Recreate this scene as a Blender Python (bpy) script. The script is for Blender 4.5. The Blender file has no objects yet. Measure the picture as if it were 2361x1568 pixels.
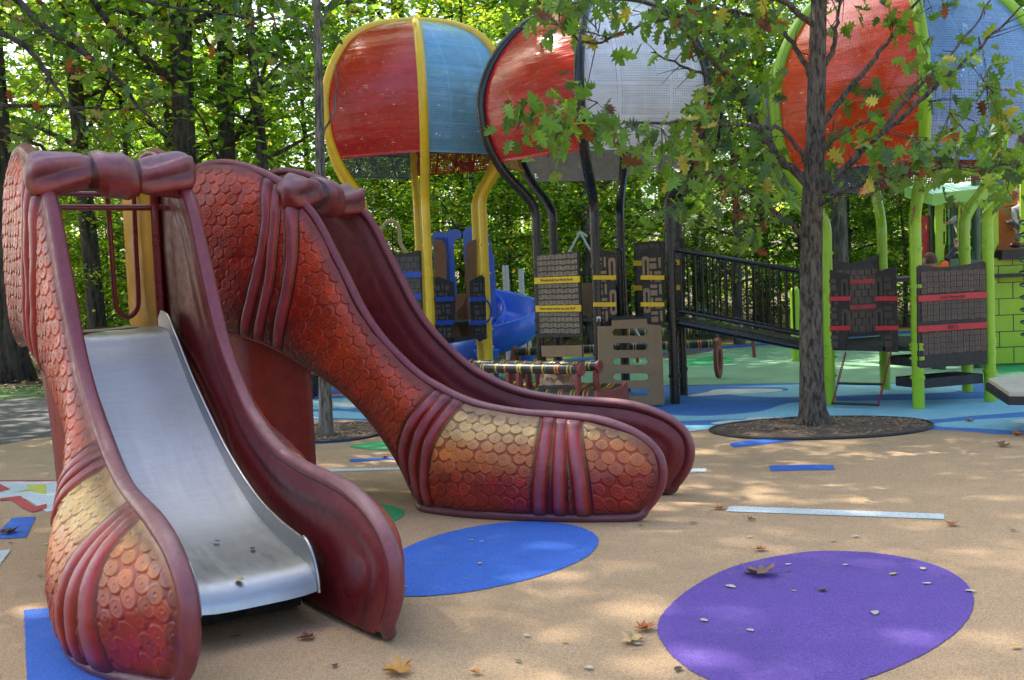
import bpy, bmesh, math, random
import numpy as np
from mathutils import Vector, Matrix
random.seed(7); RNG = np.random.default_rng(11)
SC = bpy.context.scene; COL = SC.collection; PI = math.pi
# ------------------------------------------------------------------ camera (fitted to the photograph)
FPX = 2500.0; CAMH = 1.5; PITCH = math.radians(3.18); ROLL = math.radians(2.4)
def ray(x, y):
    xc = (x-1180.5)/FPX; yc = (784-y)/FPX
    u = xc*math.cos(ROLL)+yc*math.sin(ROLL); v = -xc*math.sin(ROLL)+yc*math.cos(ROLL)
    return np.array([u, v*math.sin(PITCH)+math.cos(PITCH), v*math.cos(PITCH)-math.sin(PITCH)])
EYE = np.array([0, 0, CAMH])
def G(x, y, z=0.0):
    d = ray(x, y); return EYE+d*(z-CAMH)/d[2]
def D(x, y, Y):
    d = ray(x, y); return EYE+d*Y/d[1]
def INP(x, y, o, n):
    d = ray(x, y); o = np.array(o, float); n = np.array(n, float)
    return EYE+d*(((o-EYE)@n)/(d@n))
cam_d = bpy.data.cameras.new('camera'); cam = bpy.data.objects.new('camera', cam_d); COL.objects.link(cam)
cam_d.sensor_width = 36; cam_d.lens = 36*FPX/2361; cam_d.clip_end = 2000; cam_d.clip_start = 0.05
cam.matrix_world = Matrix.Translation((0, 0, CAMH)) @ Matrix.Rotation(PI/2-PITCH, 4, 'X') @ Matrix.Rotation(-ROLL, 4, 'Z')
cam_d.dof.use_dof = True; cam_d.dof.focus_distance = 7.0; cam_d.dof.aperture_fstop = 14
SC.camera = cam
# ------------------------------------------------------------------ object helpers
def tag(o, label=None, cat=None, group=None, kind=None):
    if label: o['label'] = label
    if cat: o['category'] = cat
    if group: o['group'] = group
    if kind: o['kind'] = kind
    return o
def empty(name, loc=(0, 0, 0), rz=0, label=None, cat=None, group=None):
    o = bpy.data.objects.new(name, None); COL.objects.link(o)
    o.location = tuple(float(v) for v in loc); o.rotation_euler = (0, 0, rz); o.empty_display_size = .1
    return tag(o, label, cat, group)
def mesh_np(name, V, F, mat, parent=None, smooth=True, attr=None, sharp=None, uv=None, link=True):
    """V (n,3) array, F (m,k) int array or list of lists; attr: (n,3) colours"""
    me = bpy.data.meshes.new(name)
    if isinstance(F, np.ndarray):
        m, k = F.shape
        me.vertices.add(len(V)); me.vertices.foreach_set('co', np.asarray(V, np.float32).ravel())
        me.loops.add(m*k); me.loops.foreach_set('vertex_index', F.astype(np.int32).ravel())
        me.polygons.add(m); me.polygons.foreach_set('loop_start', np.arange(0, m*k, k, dtype=np.int32))
        me.update(calc_edges=True)
    else:
        me.from_pydata([tuple(map(float, v)) for v in V], [], [tuple(int(i) for i in f) for f in F]); me.update()
    if len(me.polygons): me.polygons.foreach_set('use_smooth', np.full(len(me.polygons), smooth))
    if sharp and smooth: me.set_sharp_from_angle(angle=math.radians(sharp))
    if attr is not None:
        a = me.color_attributes.new('Col', 'FLOAT_COLOR', 'POINT')
        c = np.ones((len(V), 4), np.float32); c[:, :3] = attr; a.data.foreach_set('color', c.ravel())
    if uv is not None:
        l = me.uv_layers.new(name='UVMap'); vi = np.empty(len(me.loops), np.int32); me.loops.foreach_get('vertex_index', vi)
        l.data.foreach_set('uv', np.asarray(uv, np.float32)[vi].ravel())
    if mat: me.materials.append(mat)
    if not link: return me
    o = bpy.data.objects.new(name, me); COL.objects.link(o)
    if parent: o.parent = parent
    return o
def catmull(P, n=8, closed=False):
    P = [np.array(p, float) for p in P]; out = []
    N = len(P); rng = range(N if closed else N-1)
    for i in rng:
        if closed: a, b, c, d = P[i-1], P[i], P[(i+1) % N], P[(i+2) % N]
        else: a, b, c, d = P[max(i-1, 0)], P[i], P[i+1], P[min(i+2, N-1)]
        for k in range(n):
            t = k/n
            out.append(.5*((2*b)+(-a+c)*t+(2*a-5*b+4*c-d)*t*t+(-a+3*b-3*c+d)*t**3))
    if not closed: out.append(P[-1])
    return np.array(out)
class MB:
    """collects simple shapes for ONE mesh part"""
    def __init__(s): s.v = []; s.f = []
    def add(s, V, F):
        k = len(s.v); s.v += [tuple(map(float, p)) for p in V]; s.f += [tuple(i+k for i in f) for f in F]; return s
    def box(s, c, size, rz=0, ax=None, bev=0):
        c = np.array(c, float); sx, sy, sz = [v/2 for v in size]
        if ax is None: ax = [np.array([math.cos(rz), math.sin(rz), 0]), np.array([-math.sin(rz), math.cos(rz), 0]), np.array([0, 0, 1.])]
        X, Y, Z = [np.array(a, float) for a in ax]
        V = [c+X*a*sx+Y*b*sy+Z*d*sz for a in (-1, 1) for b in (-1, 1) for d in (-1, 1)]
        return s.add(V, [(0, 1, 3, 2), (4, 6, 7, 5), (0, 4, 5, 1), (2, 3, 7, 6), (0, 2, 6, 4), (1, 5, 7, 3)])
    def tube(s, P, r, seg=10, closed=False, caps=True, wob=0):
        P = np.array(P, float); n = len(P)
        R = np.full(n, r, float) if np.isscalar(r) else np.array(r, float)
        T = np.gradient(P, axis=0) if not closed else np.roll(P, -1, 0)-np.roll(P, 1, 0)
        T /= np.linalg.norm(T, axis=1)[:, None]+1e-9
        up = np.array([0, 0, 1.]) if abs(T[0][2]) < .9 else np.array([1., 0, 0])
        N = np.cross(T[0], up); N /= np.linalg.norm(N); V = []
        for i in range(n):
            N = N-T[i]*(N@T[i]); N /= np.linalg.norm(N)+1e-9; B = np.cross(T[i], N)
            for k in range(seg):
                a = 2*PI*k/seg; rr = R[i]*(1+(random.uniform(-wob, wob) if wob else 0))
                V.append(P[i]+(N*math.cos(a)+B*math.sin(a))*rr)
        F = []
        for i in range(n if closed else n-1):
            j = (i+1) % n
            for k in range(seg):
                l = (k+1) % seg; F.append((i*seg+k, i*seg+l, j*seg+l, j*seg+k))
        if caps and not closed: F += [tuple(range(seg))[::-1], tuple((n-1)*seg+k for k in range(seg))]
        return s.add(V, F)
    def lathe(s, prof, c=(0, 0, 0), seg=20, axis=(0, 0, 1)):
        A = np.array(axis, float); A /= np.linalg.norm(A); c = np.array(c, float)
        u = np.array([1., 0, 0]) if abs(A[0]) < .9 else np.array([0, 1., 0]); X = np.cross(A, u); X /= np.linalg.norm(X); Y = np.cross(A, X)
        V = [c+A*h+(X*math.cos(2*PI*k/seg)+Y*math.sin(2*PI*k/seg))*max(r, 1e-4) for r, h in prof for k in range(seg)]
        F = [(i*seg+k, i*seg+(k+1) % seg, (i+1)*seg+(k+1) % seg, (i+1)*seg+k) for i in range(len(prof)-1) for k in range(seg)]
        F += [tuple(range(seg))[::-1], tuple((len(prof)-1)*seg+k for k in range(seg))]
        return s.add(V, F)
    def ball(s, c, r, seg=14, rings=8):
        rx, ry, rz = (r, r, r) if np.isscalar(r) else r
        V = []; F = []
        for i in range(rings+1):
            t = PI*i/rings
            for k in range(seg):
                a = 2*PI*k/seg; V.append((c[0]+rx*math.sin(t)*math.cos(a), c[1]+ry*math.sin(t)*math.sin(a), c[2]+rz*math.cos(t)))
        for i in range(rings):
            for k in range(seg): F.append((i*seg+k, i*seg+(k+1) % seg, (i+1)*seg+(k+1) % seg, (i+1)*seg+k))
        return s.add(V, F)
    def prism(s, outer, t, o=(0, 0, 0), ex=(1, 0, 0), ey=(0, 0, 1), holes=()):
        """flat plate: 2-D outline (with holes) in the frame o, ex, ey; thickness t along ey x ex ... = frame normal"""
        ex = np.array(ex, float); ey = np.array(ey, float); o = np.array(o, float); nn = np.cross(ex, ey); nn /= np.linalg.norm(nn)
        bm = bmesh.new()
        for loop in [outer]+list(holes):
            vs = [bm.verts.new(tuple(o+ex*p[0]+ey*p[1]-nn*t/2)) for p in loop]
            for a, b in zip(vs, vs[1:]+vs[:1]): bm.edges.new((a, b))
        bmesh.ops.triangle_fill(bm, use_beauty=True, use_dissolve=False, edges=bm.edges[:])
        if not bm.faces: bmesh.ops.contextual_create(bm, geom=bm.edges[:])
        r = bmesh.ops.extrude_face_region(bm, geom=bm.faces[:])
        bmesh.ops.translate(bm, vec=tuple(nn*t), verts=[g for g in r['geom'] if isinstance(g, bmesh.types.BMVert)])
        bmesh.ops.recalc_face_normals(bm, faces=bm.faces[:])
        bm.verts.index_update()
        s.add([v.co[:] for v in bm.verts], [[v.index for v in f.verts] for f in bm.faces]); bm.free(); return s
    def build(s, name, mat, parent=None, smooth=True, sharp=35, bevel=0):
        o = mesh_np(name, s.v, s.f, mat, parent, smooth, sharp=sharp)
        if bevel:
            m = o.modifiers.new('bevel', 'BEVEL'); m.width = bevel; m.segments = 2; m.limit_method = 'ANGLE'; m.angle_limit = math.radians(40)
        return o
def rrect(x0, y0, x1, y1, r, n=5):
    r = min(r, abs(x1-x0)/2-1e-4, abs(y1-y0)/2-1e-4); L = []
    for cx, cy, a in ((x1-r, y1-r, 0), (x0+r, y1-r, 90), (x0+r, y0+r, 180), (x1-r, y0+r, 270)):
        for k in range(n+1):
            t = math.radians(a+90*k/n); L.append((cx+r*math.cos(t), cy+r*math.sin(t)))
    return L
def copy_tree(o, parent=None):
    c = o.copy(); COL.objects.link(c)
    if parent: c.parent = parent
    for ch in list(o.children): copy_tree(ch, c)
    return c
def text_mesh(txt, size, o, ex, ey, mat, name, parent, align='CENTER', lift=.002):
    cu = bpy.data.curves.new('lettering', 'FONT'); cu.body = txt; cu.size = size; cu.align_x = align; cu.align_y = 'CENTER'; cu.extrude = .0008
    cu.resolution_u = 2
    ob = bpy.data.objects.new('lettering', cu); COL.objects.link(ob)
    dg = bpy.context.evaluated_depsgraph_get(); me = bpy.data.meshes.new_from_object(ob.evaluated_get(dg))
    bpy.data.objects.remove(ob); bpy.data.curves.remove(cu)
    ex = np.array(ex, float); ey = np.array(ey, float); n = np.cross(ex, ey); o = np.array(o, float)+n*lift
    V = [o+ex*v.co.x+ey*v.co.y+n*v.co.z for v in me.vertices]; F = [list(p.vertices) for p in me.polygons]
    bpy.data.meshes.remove(me)
    if name is None: return V, F
    return mesh_np(name, V, F, mat, parent, smooth=False)
# ------------------------------------------------------------------ materials
MT = {}
def nodes(name):
    m = bpy.data.materials.new(name); m.use_nodes = True; nt = m.node_tree
    return m, nt, nt.nodes['Principled BSDF'], nt.nodes, nt.links
def mixc(nt, fac, a, b, blend='MIX'):
    n = nt.nodes.new('ShaderNodeMix'); n.data_type = 'RGBA'; n.blend_type = blend
    for sock, v in ((n.inputs[0], fac), (n.inputs[6], a), (n.inputs[7], b)):
        if hasattr(v, 'is_output'): nt.links.new(v, sock)
        elif np.isscalar(v): sock.default_value = v
        else: sock.default_value = (*v[:3], 1)
    return n.outputs[2]
def noise(nt, scale, detail=4, rough=.55, vec=None, stretch=None):
    tc = nt.nodes.new('ShaderNodeTexCoord'); n = nt.nodes.new('ShaderNodeTexNoise'); n.inputs['Scale'].default_value = scale
    n.inputs['Detail'].default_value = detail; n.inputs['Roughness'].default_value = rough
    src = tc.outputs['Object']
    if stretch:
        mp = nt.nodes.new('ShaderNodeMapping'); mp.inputs['Scale'].default_value = stretch; nt.links.new(src, mp.inputs[0]); src = mp.outputs[0]
    nt.links.new(src, n.inputs['Vector']); return n.outputs['Fac']
def ramp(nt, src, stops):
    r = nt.nodes.new('ShaderNodeValToRGB'); e = r.color_ramp.elements
    while len(e) < len(stops): e.new(.5)
    for k, (p, c) in enumerate(stops):
        e[k].position = p; e[k].color = (*(c if not np.isscalar(c) else (c, c, c)), 1)
    nt.links.new(src, r.inputs[0]); return r.outputs[0]
def bump(nt, src, strength, dist, bs):
    b = nt.nodes.new('ShaderNodeBump'); b.inputs['Strength'].default_value = strength; b.inputs['Distance'].default_value = dist
    nt.links.new(src, b.inputs['Height']); nt.links.new(b.outputs[0], bs.inputs['Normal'])
def paint(name, col, rough=.35, var=.12, sc=6, metal=0, dirt=0, coat=0, bmp=0):
    if name in MT: return MT[name]
    m, nt, bs, N, L = nodes(name); c = np.array(col)
    f = noise(nt, sc, 5); r = ramp(nt, f, [(.3, tuple(c*(1-var))), (.7, tuple(np.minimum(c*(1+var), 1)))])
    if dirt:
        f2 = noise(nt, 2.2, 6, .65); r2 = ramp(nt, f2, [(.52, 0.), (.72, 1.)]); mm = nt.nodes.new('ShaderNodeMath'); mm.operation = 'MULTIPLY'; mm.inputs[1].default_value = dirt; L.new(r2, mm.inputs[0])
        r = mixc(nt, mm.outputs[0], r, tuple(c*.35+np.array([.05, .045, .035])))
    L.new(r, bs.inputs['Base Color']); bs.inputs['Roughness'].default_value = rough; bs.inputs['Metallic'].default_value = metal
    rr = ramp(nt, noise(nt, sc*3, 3), [(.3, rough*.8), (.7, min(1, rough*1.25))]); L.new(rr, bs.inputs['Roughness'])
    bs.inputs['Coat Weight'].default_value = coat; bs.inputs['Coat Roughness'].default_value = .12
    if bmp: bump(nt, noise(nt, 90, 3), bmp, .002, bs)
    MT[name] = m; return m
def rubber(name, col, fleck=None):
    if name in MT: return MT[name]
    m, nt, bs, N, L = nodes(name); c = np.array(col); fl = np.array(fleck) if fleck is not None else c*.45
    tc = N.new('ShaderNodeTexCoord'); vo = N.new('ShaderNodeTexVoronoi'); vo.inputs['Scale'].default_value = 260; L.new(tc.outputs['Object'], vo.inputs['Vector'])
    sep = N.new('ShaderNodeSeparateColor'); L.new(vo.outputs['Color'], sep.inputs[0])
    g = ramp(nt, sep.outputs[0], [(0.0, tuple(fl)), (.16, tuple(c*.8)), (.55, tuple(c)), (1., tuple(np.minimum(c*1.3, 1)))])
    big = ramp(nt, noise(nt, .9, 8, .68), [(.3, .80), (.5, .97), (.7, 1.08)]); r = mixc(nt, 1.0, g, big, 'MULTIPLY')
    scuff = ramp(nt, noise(nt, 5, 8, .7), [(.55, 0.), (.8, .16)]); r = mixc(nt, scuff, r, (.45, .42, .38))
    L.new(r, bs.inputs['Base Color']); bs.inputs['Roughness'].default_value = .85
    bump(nt, vo.outputs['Distance'], .5, .003, bs); MT[name] = m; return m
def vcol_paint(name, rough=.38, bmp=.5, coat=.12):
    m, nt, bs, N, L = nodes(name); a = N.new('ShaderNodeAttribute'); a.attribute_name = 'Col'
    f = ramp(nt, noise(nt, 14, 7, .7), [(.3, .62), (.5, 1.), (.75, 1.25)]); r = mixc(nt, .75, a.outputs[0], f, 'MULTIPLY')
    sp = ramp(nt, noise(nt, 130, 3, .6), [(.66, 0.), (.74, .5)]); r = mixc(nt, sp, r, (.03, .012, .012))
    ch = ramp(nt, noise(nt, 9, 9, .75), [(.70, 0.), (.74, .4)]); r = mixc(nt, ch, r, (.45, .28, .24))
    L.new(r, bs.inputs['Base Color']); L.new(ramp(nt, noise(nt, 20, 4), [(.3, rough*.75), (.7, rough*1.35)]), bs.inputs['Roughness'])
    bs.inputs['Coat Weight'].default_value = coat; bs.inputs['Coat Roughness'].default_value = .25
    bump(nt, noise(nt, 45, 6, .65), bmp, .004, bs); MT[name] = m; return m
def perforated(name, col, rough=.3, pitch=.027, band=.36, hole=.20, coat=.4):
    m, nt, bs, N, L = nodes(name); c = np.array(col)
    uv = N.new('ShaderNodeUVMap'); sp = N.new('ShaderNodeSeparateXYZ'); L.new(uv.outputs[0], sp.inputs[0])
    def mth(op, a, b=None, c_=None):
        n = N.new('ShaderNodeMath'); n.operation = op
        for k, v in enumerate((a, b, c_)):
            if v is None: continue
            if hasattr(v, 'is_output'): L.new(v, n.inputs[k])
            else: n.inputs[k].default_value = v
        return n.outputs[0]
    cs = [mth('SUBTRACT', mth('FRACT', mth('DIVIDE', sp.outputs[k], pitch)), .5) for k in (0, 1)]
    d = mth('SQRT', mth('ADD', mth('MULTIPLY', cs[0], cs[0]), mth('MULTIPLY', cs[1], cs[1])))
    h = mth('LESS_THAN', d, hole)
    for k, bw in ((0, band*.8), (1, band)):
        b = mth('ABSOLUTE', mth('SUBTRACT', mth('FRACT', mth('DIVIDE', sp.outputs[k], bw)), .5)); h = mth('MULTIPLY', h, mth('LESS_THAN', b, .455))
    f = noise(nt, 3.5, 5, .6); r = ramp(nt, f, [(.3, tuple(c*.85)), (.7, tuple(np.minimum(c*1.1, 1)))])
    L.new(r, bs.inputs['Base Color']); bs.inputs['Coat Weight'].default_value = coat; bs.inputs['Coat Roughness'].default_value = .1
    L.new(ramp(nt, noise(nt, 5, 6, .6), [(.3, rough*.6), (.7, rough*1.4)]), bs.inputs['Roughness'])
    bump(nt, noise(nt, 2.2, 3, .5, stretch=(.6, .6, 3)), .6, .05, bs)
    al = mth('SUBTRACT', 1.0, h); L.new(al, bs.inputs['Alpha']); MT[name] = m; return m
def bark(name, c0, c1, sc=7, moss=None, st=.28):
    m, nt, bs, N, L = nodes(name)
    f = noise(nt, sc, 8, .7, stretch=(1.6, 1.6, st)); r = ramp(nt, f, [(.40, c0), (.50, tuple((np.array(c0)+np.array(c1))/2)), (.64, c1)])
    g = ramp(nt, noise(nt, 1.7, 5, .6), [(.5, 0.), (.68, .55)])
    if moss: r = mixc(nt, g, r, moss)
    L.new(r, bs.inputs['Base Color']); bs.inputs['Roughness'].default_value = .92
    bump(nt, f, 1.0, .06, bs); MT[name] = m; return m
def leafmat(name, trans=.55):
    m, nt, bs, N, L = nodes(name); N.remove(bs); out = N['Material Output']
    a = N.new('ShaderNodeAttribute'); a.attribute_name = 'Col'
    oi = N.new('ShaderNodeObjectInfo'); v = ramp(nt, oi.outputs['Random'], [(0, (.75, .85, .8)), (.5, (1, 1, 1)), (1, (1.25, 1.1, .8))])
    c = mixc(nt, .8, a.outputs[0], v, 'MULTIPLY')
    d = N.new('ShaderNodeBsdfPrincipled'); d.inputs['Roughness'].default_value = .5; L.new(c, d.inputs['Base Color'])
    t = N.new('ShaderNodeBsdfTranslucent'); g = N.new('ShaderNodeGamma'); g.inputs[1].default_value = .72; L.new(c, g.inputs[0])
    tc = mixc(nt, 1.0, g.outputs[0], (1.05, 1.15, .55), 'MULTIPLY'); L.new(tc, t.inputs[0])
    ms = N.new('ShaderNodeMixShader'); ms.inputs[0].default_value = trans; L.new(d.outputs[0], ms.inputs[1]); L.new(t.outputs[0], ms.inputs[2]); L.new(ms.outputs[0], out.inputs[0])
    MT[name] = m; return m
SUN_EL, SUN_AZ, SUN_E, SKY_S, EXPO = 50, 142, 4.3, .15, 1.7
# ------------------------------------------------------------------ the two shoe-shaped slides
TOP = [(-3.38, 1.24), (-3.46, 1.42), (-3.50, 1.62), (-3.49, 1.85), (-3.42, 2.08), (-3.27, 2.26), (-3.127, 2.369), (-3.0, 2.398), (-2.864, 2.40), (-2.72, 2.368), (-2.58, 2.312), (-2.442, 2.236), (-2.309, 2.124), (-2.195, 2.013), (-2.116, 1.891), (-2.025, 1.711), (-1.934, 1.532), (-1.844, 1.354), (-1.721, 1.176), (-1.567, 1.015), (-1.413, 0.884), (-1.289, 0.812), (-1.137, 0.741), (-0.955, 0.686), (-0.716, 0.65), (-0.483, 0.634), (-0.255, 0.614), (-0.089, 0.575), (0.046, 0.518), (0.139, 0.444), (0.182, 0.362), (0.186, 0.269), (0.157, 0.178), (0.085, 0.079), (0.0, 0.02)]
BOT = [(-.45, .02), (-1.05, .02), (-1.40, .02), (-1.47, .06), (-1.53, .16), (-1.58, .27), (-1.67, .42), (-1.79, .58), (-1.95, .74), (-2.11, .86), (-2.31, .98), (-2.52, 1.09), (-2.73, 1.17), (-3.02, 1.22), (-3.25, 1.235)]
OUTL = catmull(TOP+BOT, 3, closed=True)
NT = len(TOP)*3
def seg_dist(P, A, B):
    best = np.full(len(P), 1e9)
    for a, b in zip(A, B):
        ab = b-a; t = np.clip(((P-a)@ab)/((ab@ab)+1e-12), 0, 1); d = np.hypot(P[:, 0]-a[0]-ab[0]*t, P[:, 1]-a[1]-ab[1]*t); best = np.minimum(best, d)
    return best
def inside(P, poly):
    x, y = P[:, 0], P[:, 1]; c = np.zeros(len(P), bool); n = len(poly)
    for i in range(n):
        x0, y0 = poly[i]; x1, y1 = poly[i-1]
        k = ((y0 > y) != (y1 > y)) & (x < (x1-x0)*(y-y0)/((y1-y0)+1e-12)+x0); c ^= k
    return c
STRAPS = [[(-2.50, 2.25), (-2.51, 1.94), (-2.61, 1.59), (-2.77, 1.18)], [(-2.42, 2.2), (-2.45, 1.88), (-2.52, 1.52), (-2.66, 1.15)], [(-2.32, 2.12), (-2.31, 1.81), (-2.36, 1.52), (-2.50, 1.10)],
 [(-1.29, .77), (-1.43, .60), (-1.54, .40), (-1.54, .20)], [(-1.22, .76), (-1.36, .55), (-1.46, .30), (-1.45, .04)], [(-1.14, .73), (-1.29, .50), (-1.37, .25), (-1.37, .0)],
 [(-.515, .64), (-.51, .44), (-.53, .25), (-.56, .0)], [(-.43, .64), (-.41, .44), (-.41, .25), (-.43, .0)], [(-.35, .62), (-.31, .42), (-.28, .23), (-.28, .0)]]
SW = [.036, .036, .04, .036, .036, .036, .042, .04, .044]
def cl(x, a=0., b=1.): return np.clip(x, a, b)
def sst(x, a, b):
    t = cl((x-a)/(b-a)); return t*t*(3-2*t)
def lerp(a, b, t): return a+(b-a)*t[:, None]
def bulge(u, z, dtop, B):
    bx = np.interp(u, [-1.75, -1.5, -1.25, -1.0, -.75, -.5, -.3, -.15, .0, .12, .2], [0, .35, .72, .95, 1, .93, .75, .5, .22, .05, 0])
    return B*bx*(1-np.exp(-(dtop/.17)**1.35))
def wall_mesh(B, cell=.0052, seed=1):
    rng = np.random.default_rng(seed)
    us = np.arange(-3.56, .24, cell); zs = np.arange(0, 2.44, cell); U, Z = np.meshgrid(us, zs, indexing='ij')
    P = np.stack([U.ravel(), Z.ravel()], 1); ins = inside(P, OUTL)
    idx = -np.ones(len(P), int); Pi = P[ins]; u, z = Pi[:, 0], Pi[:, 1]
    A_, B_ = OUTL, np.roll(OUTL, -1, 0)
    grd = (A_[:, 1] < .05) & (B_[:, 1] < .05)
    dall = seg_dist(Pi, A_, B_); dtop = seg_dist(Pi, A_[~grd], B_[~grd])
    dome = .055*(1-np.exp(-(dall/.10)**1.2)); bl = bulge(u, z, dtop, B)
    n = .022+dome+bl
    # coin-shaped scales
    foot = sst(u+1.14+(.73-z)*.5, -.06, .04)
    strapd = np.full(len(Pi), 1e9); sid = np.zeros(len(Pi), int)
    sc_curves = [catmull(s, 8) for s in STRAPS]
    for k, c in enumerate(sc_curves):
        d = seg_dist(Pi, c[:-1], c[1:]); w = d/SW[k]; m = w < strapd; strapd[m] = w[m]; sid[m] = k
    # region between straps is not scaled
    zw = z-bl*.95; discs = []; row = 0; zz = -.36
    while zz < 2.4:
        uu = -3.55+(row % 2)*.044
        while uu < .2:
            discs.append((uu+rng.normal()*.006, zz+rng.normal()*.006+.02*math.sin(uu*3), .0415+rng.normal()*.0025)); uu += .086
        zz += .074; row += 1
    disc_h = np.zeros(len(Pi)); ring = np.zeros(len(Pi)); gap = np.ones(len(Pi)); tint = np.zeros(len(Pi))
    order = np.argsort(u); us_ = u[order]
    for (du, dz, r) in discs:
        lo, hi = np.searchsorted(us_, du-r*1.1), np.searchsorted(us_, du+r*1.1); ii = order[lo:hi]
        ii = ii[np.abs(zw[ii]-dz) < r*1.1]
        if not len(ii): continue
        dd = np.hypot(u[ii]-du, zw[ii]-dz); q = dd/r; k = q < 1.02
        ii = ii[k]; q = q[k]
        h = .0060+.0035*((dz-zw[ii])/r)-.006*np.exp(-(q/.13)**2)+.0018*np.exp(-((q-.22)/.07)**2)
        h += .0022*np.exp(-((q-.86)/.08)**2); h *= sst(-q, -1.02, -.93)
        t = rng.uniform(-1, 1); new = h > disc_h[ii]
        j = ii[new]; disc_h[j] = h[new]; ring[j] = np.exp(-((q[new]-.9)/.07)**2); gap[j] = sst(q[new], .9, 1.02); tint[j] = t
    scal = sst(strapd, 1.25, 1.6)*sst(dall, .022, .04)
    # inside of the strap bundles no scales
    n = n+disc_h*scal*(.72+.33*foot)
    sh = np.where(strapd < 1, np.sqrt(cl(1-strapd**2))*.023, 0); n = n+sh*sst(dall, .0, .03)
    n = n-.007*np.exp(-((strapd-1.15)/.22)**2)
    n = n+.0018*rng.normal(size=len(n))*0+.004*np.sin(u*17+np.sin(z*13))*np.sin(z*15)
    # airbrushed paint
    red = np.array([.24, .009, .003]); deep = np.array([.085, .006, .006]); org = np.array([.40, .04, .004]); gold = np.array([.56, .33, .11]); tan = np.array([.46, .125, .022])
    pur = np.array([.20, .022, .036]); pale = np.array([.36, .14, .18]); drk = np.array([.042, .006, .008])
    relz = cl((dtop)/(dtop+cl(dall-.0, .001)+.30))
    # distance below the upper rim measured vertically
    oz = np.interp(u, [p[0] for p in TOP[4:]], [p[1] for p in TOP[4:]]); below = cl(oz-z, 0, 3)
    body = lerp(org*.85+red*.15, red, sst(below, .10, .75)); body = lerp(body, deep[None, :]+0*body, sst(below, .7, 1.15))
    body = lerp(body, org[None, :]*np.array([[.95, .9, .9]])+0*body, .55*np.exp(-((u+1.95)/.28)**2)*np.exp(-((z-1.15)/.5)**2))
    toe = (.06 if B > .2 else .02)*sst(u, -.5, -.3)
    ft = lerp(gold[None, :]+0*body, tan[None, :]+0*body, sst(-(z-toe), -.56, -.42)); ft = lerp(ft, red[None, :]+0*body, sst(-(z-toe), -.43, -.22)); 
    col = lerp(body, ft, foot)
    vary = 1+.16*tint[:, None]*np.array([[1, .9, .8]]); col = col*vary
    nz = rng.normal(size=(len(us)//14+3, len(zs)//14+3)); 
    gi = (u-us[0])/cell/14; gj = (z-zs[0])/cell/14; i0 = gi.astype(int); j0 = gj.astype(int); fi = gi-i0; fj = gj-j0
    smn = nz[i0, j0]*(1-fi)*(1-fj)+nz[i0+1, j0]*fi*(1-fj)+nz[i0, j0+1]*(1-fi)*fj+nz[i0+1, j0+1]*fi*fj
    col = col*(1+.13*smn[:, None])
    col = lerp(col, np.minimum(col*1.75+.02, .85), ring*scal*.55); gs = .6+.3*foot; col = col*(1-(.50*gs*gap*scal*(disc_h > 0)+.22*gs*scal*(disc_h <= 0))[:, None]); col = lerp(col, red[None, :]*1.3+0*col, .5*scal*(disc_h <= 0))
    sc = cl(1-strapd)**.5; dark_edge = np.exp(-((strapd-1.2)/.38)**2)
    scol = lerp(red[None, :]*1.2+0*col, (pur*.7+pale*.3)[None, :]+0*col, sst(sc, .45, 1.0)); 
    warm = foot*sst(-below, -.5, -.1); scol = lerp(scol, scol*np.array([[1.25, 1.3, 1.2]]), warm)
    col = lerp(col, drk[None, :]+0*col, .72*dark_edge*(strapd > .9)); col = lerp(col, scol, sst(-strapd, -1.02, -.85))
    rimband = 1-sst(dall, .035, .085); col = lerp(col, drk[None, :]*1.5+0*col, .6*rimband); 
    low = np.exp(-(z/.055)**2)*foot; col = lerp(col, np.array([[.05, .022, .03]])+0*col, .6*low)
    idx[ins] = np.arange(len(Pi)); I = idx.reshape(U.shape)
    a, b, c_, d_ = I[:-1, :-1], I[1:, :-1], I[1:, 1:], I[:-1, 1:]; ok = (a >= 0) & (b >= 0) & (c_ >= 0) & (d_ >= 0)
    Fo = np.stack([a[ok], b[ok], c_[ok], d_[ok]], 1)
    Vo = np.stack([u, n, z], 1)
    # inner side, coarser
    cell2 = cell*2.4; us2 = np.arange(-3.56, .24, cell2); zs2 = np.arange(0, 2.44, cell2); U2, Z2 = np.meshgrid(us2, zs2, indexing='ij')
    Q = np.stack([U2.ravel(), Z2.ravel()], 1); in2 = inside(Q, OUTL); Qi = Q[in2]; d2 = seg_dist(Qi, A_, B_); d2t = seg_dist(Qi, A_[~grd], B_[~grd])
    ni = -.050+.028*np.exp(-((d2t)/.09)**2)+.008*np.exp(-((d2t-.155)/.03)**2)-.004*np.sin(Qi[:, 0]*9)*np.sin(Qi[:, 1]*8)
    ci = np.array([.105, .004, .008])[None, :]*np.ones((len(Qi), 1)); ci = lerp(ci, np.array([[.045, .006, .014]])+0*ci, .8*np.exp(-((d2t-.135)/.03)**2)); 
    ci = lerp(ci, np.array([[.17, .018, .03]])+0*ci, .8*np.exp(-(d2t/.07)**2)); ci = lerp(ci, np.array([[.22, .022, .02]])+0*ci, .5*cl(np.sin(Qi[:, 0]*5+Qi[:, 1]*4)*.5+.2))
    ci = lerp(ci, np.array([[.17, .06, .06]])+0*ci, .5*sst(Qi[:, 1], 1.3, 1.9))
    J = -np.ones(len(Q), int); J[in2] = np.arange(len(Qi)); J = J.reshape(U2.shape)
    a, b, c_, d_ = J[:-1, :-1], J[1:, :-1], J[1:, 1:], J[:-1, 1:]; ok = (a >= 0) & (b >= 0) & (c_ >= 0) & (d_ >= 0)
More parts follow.
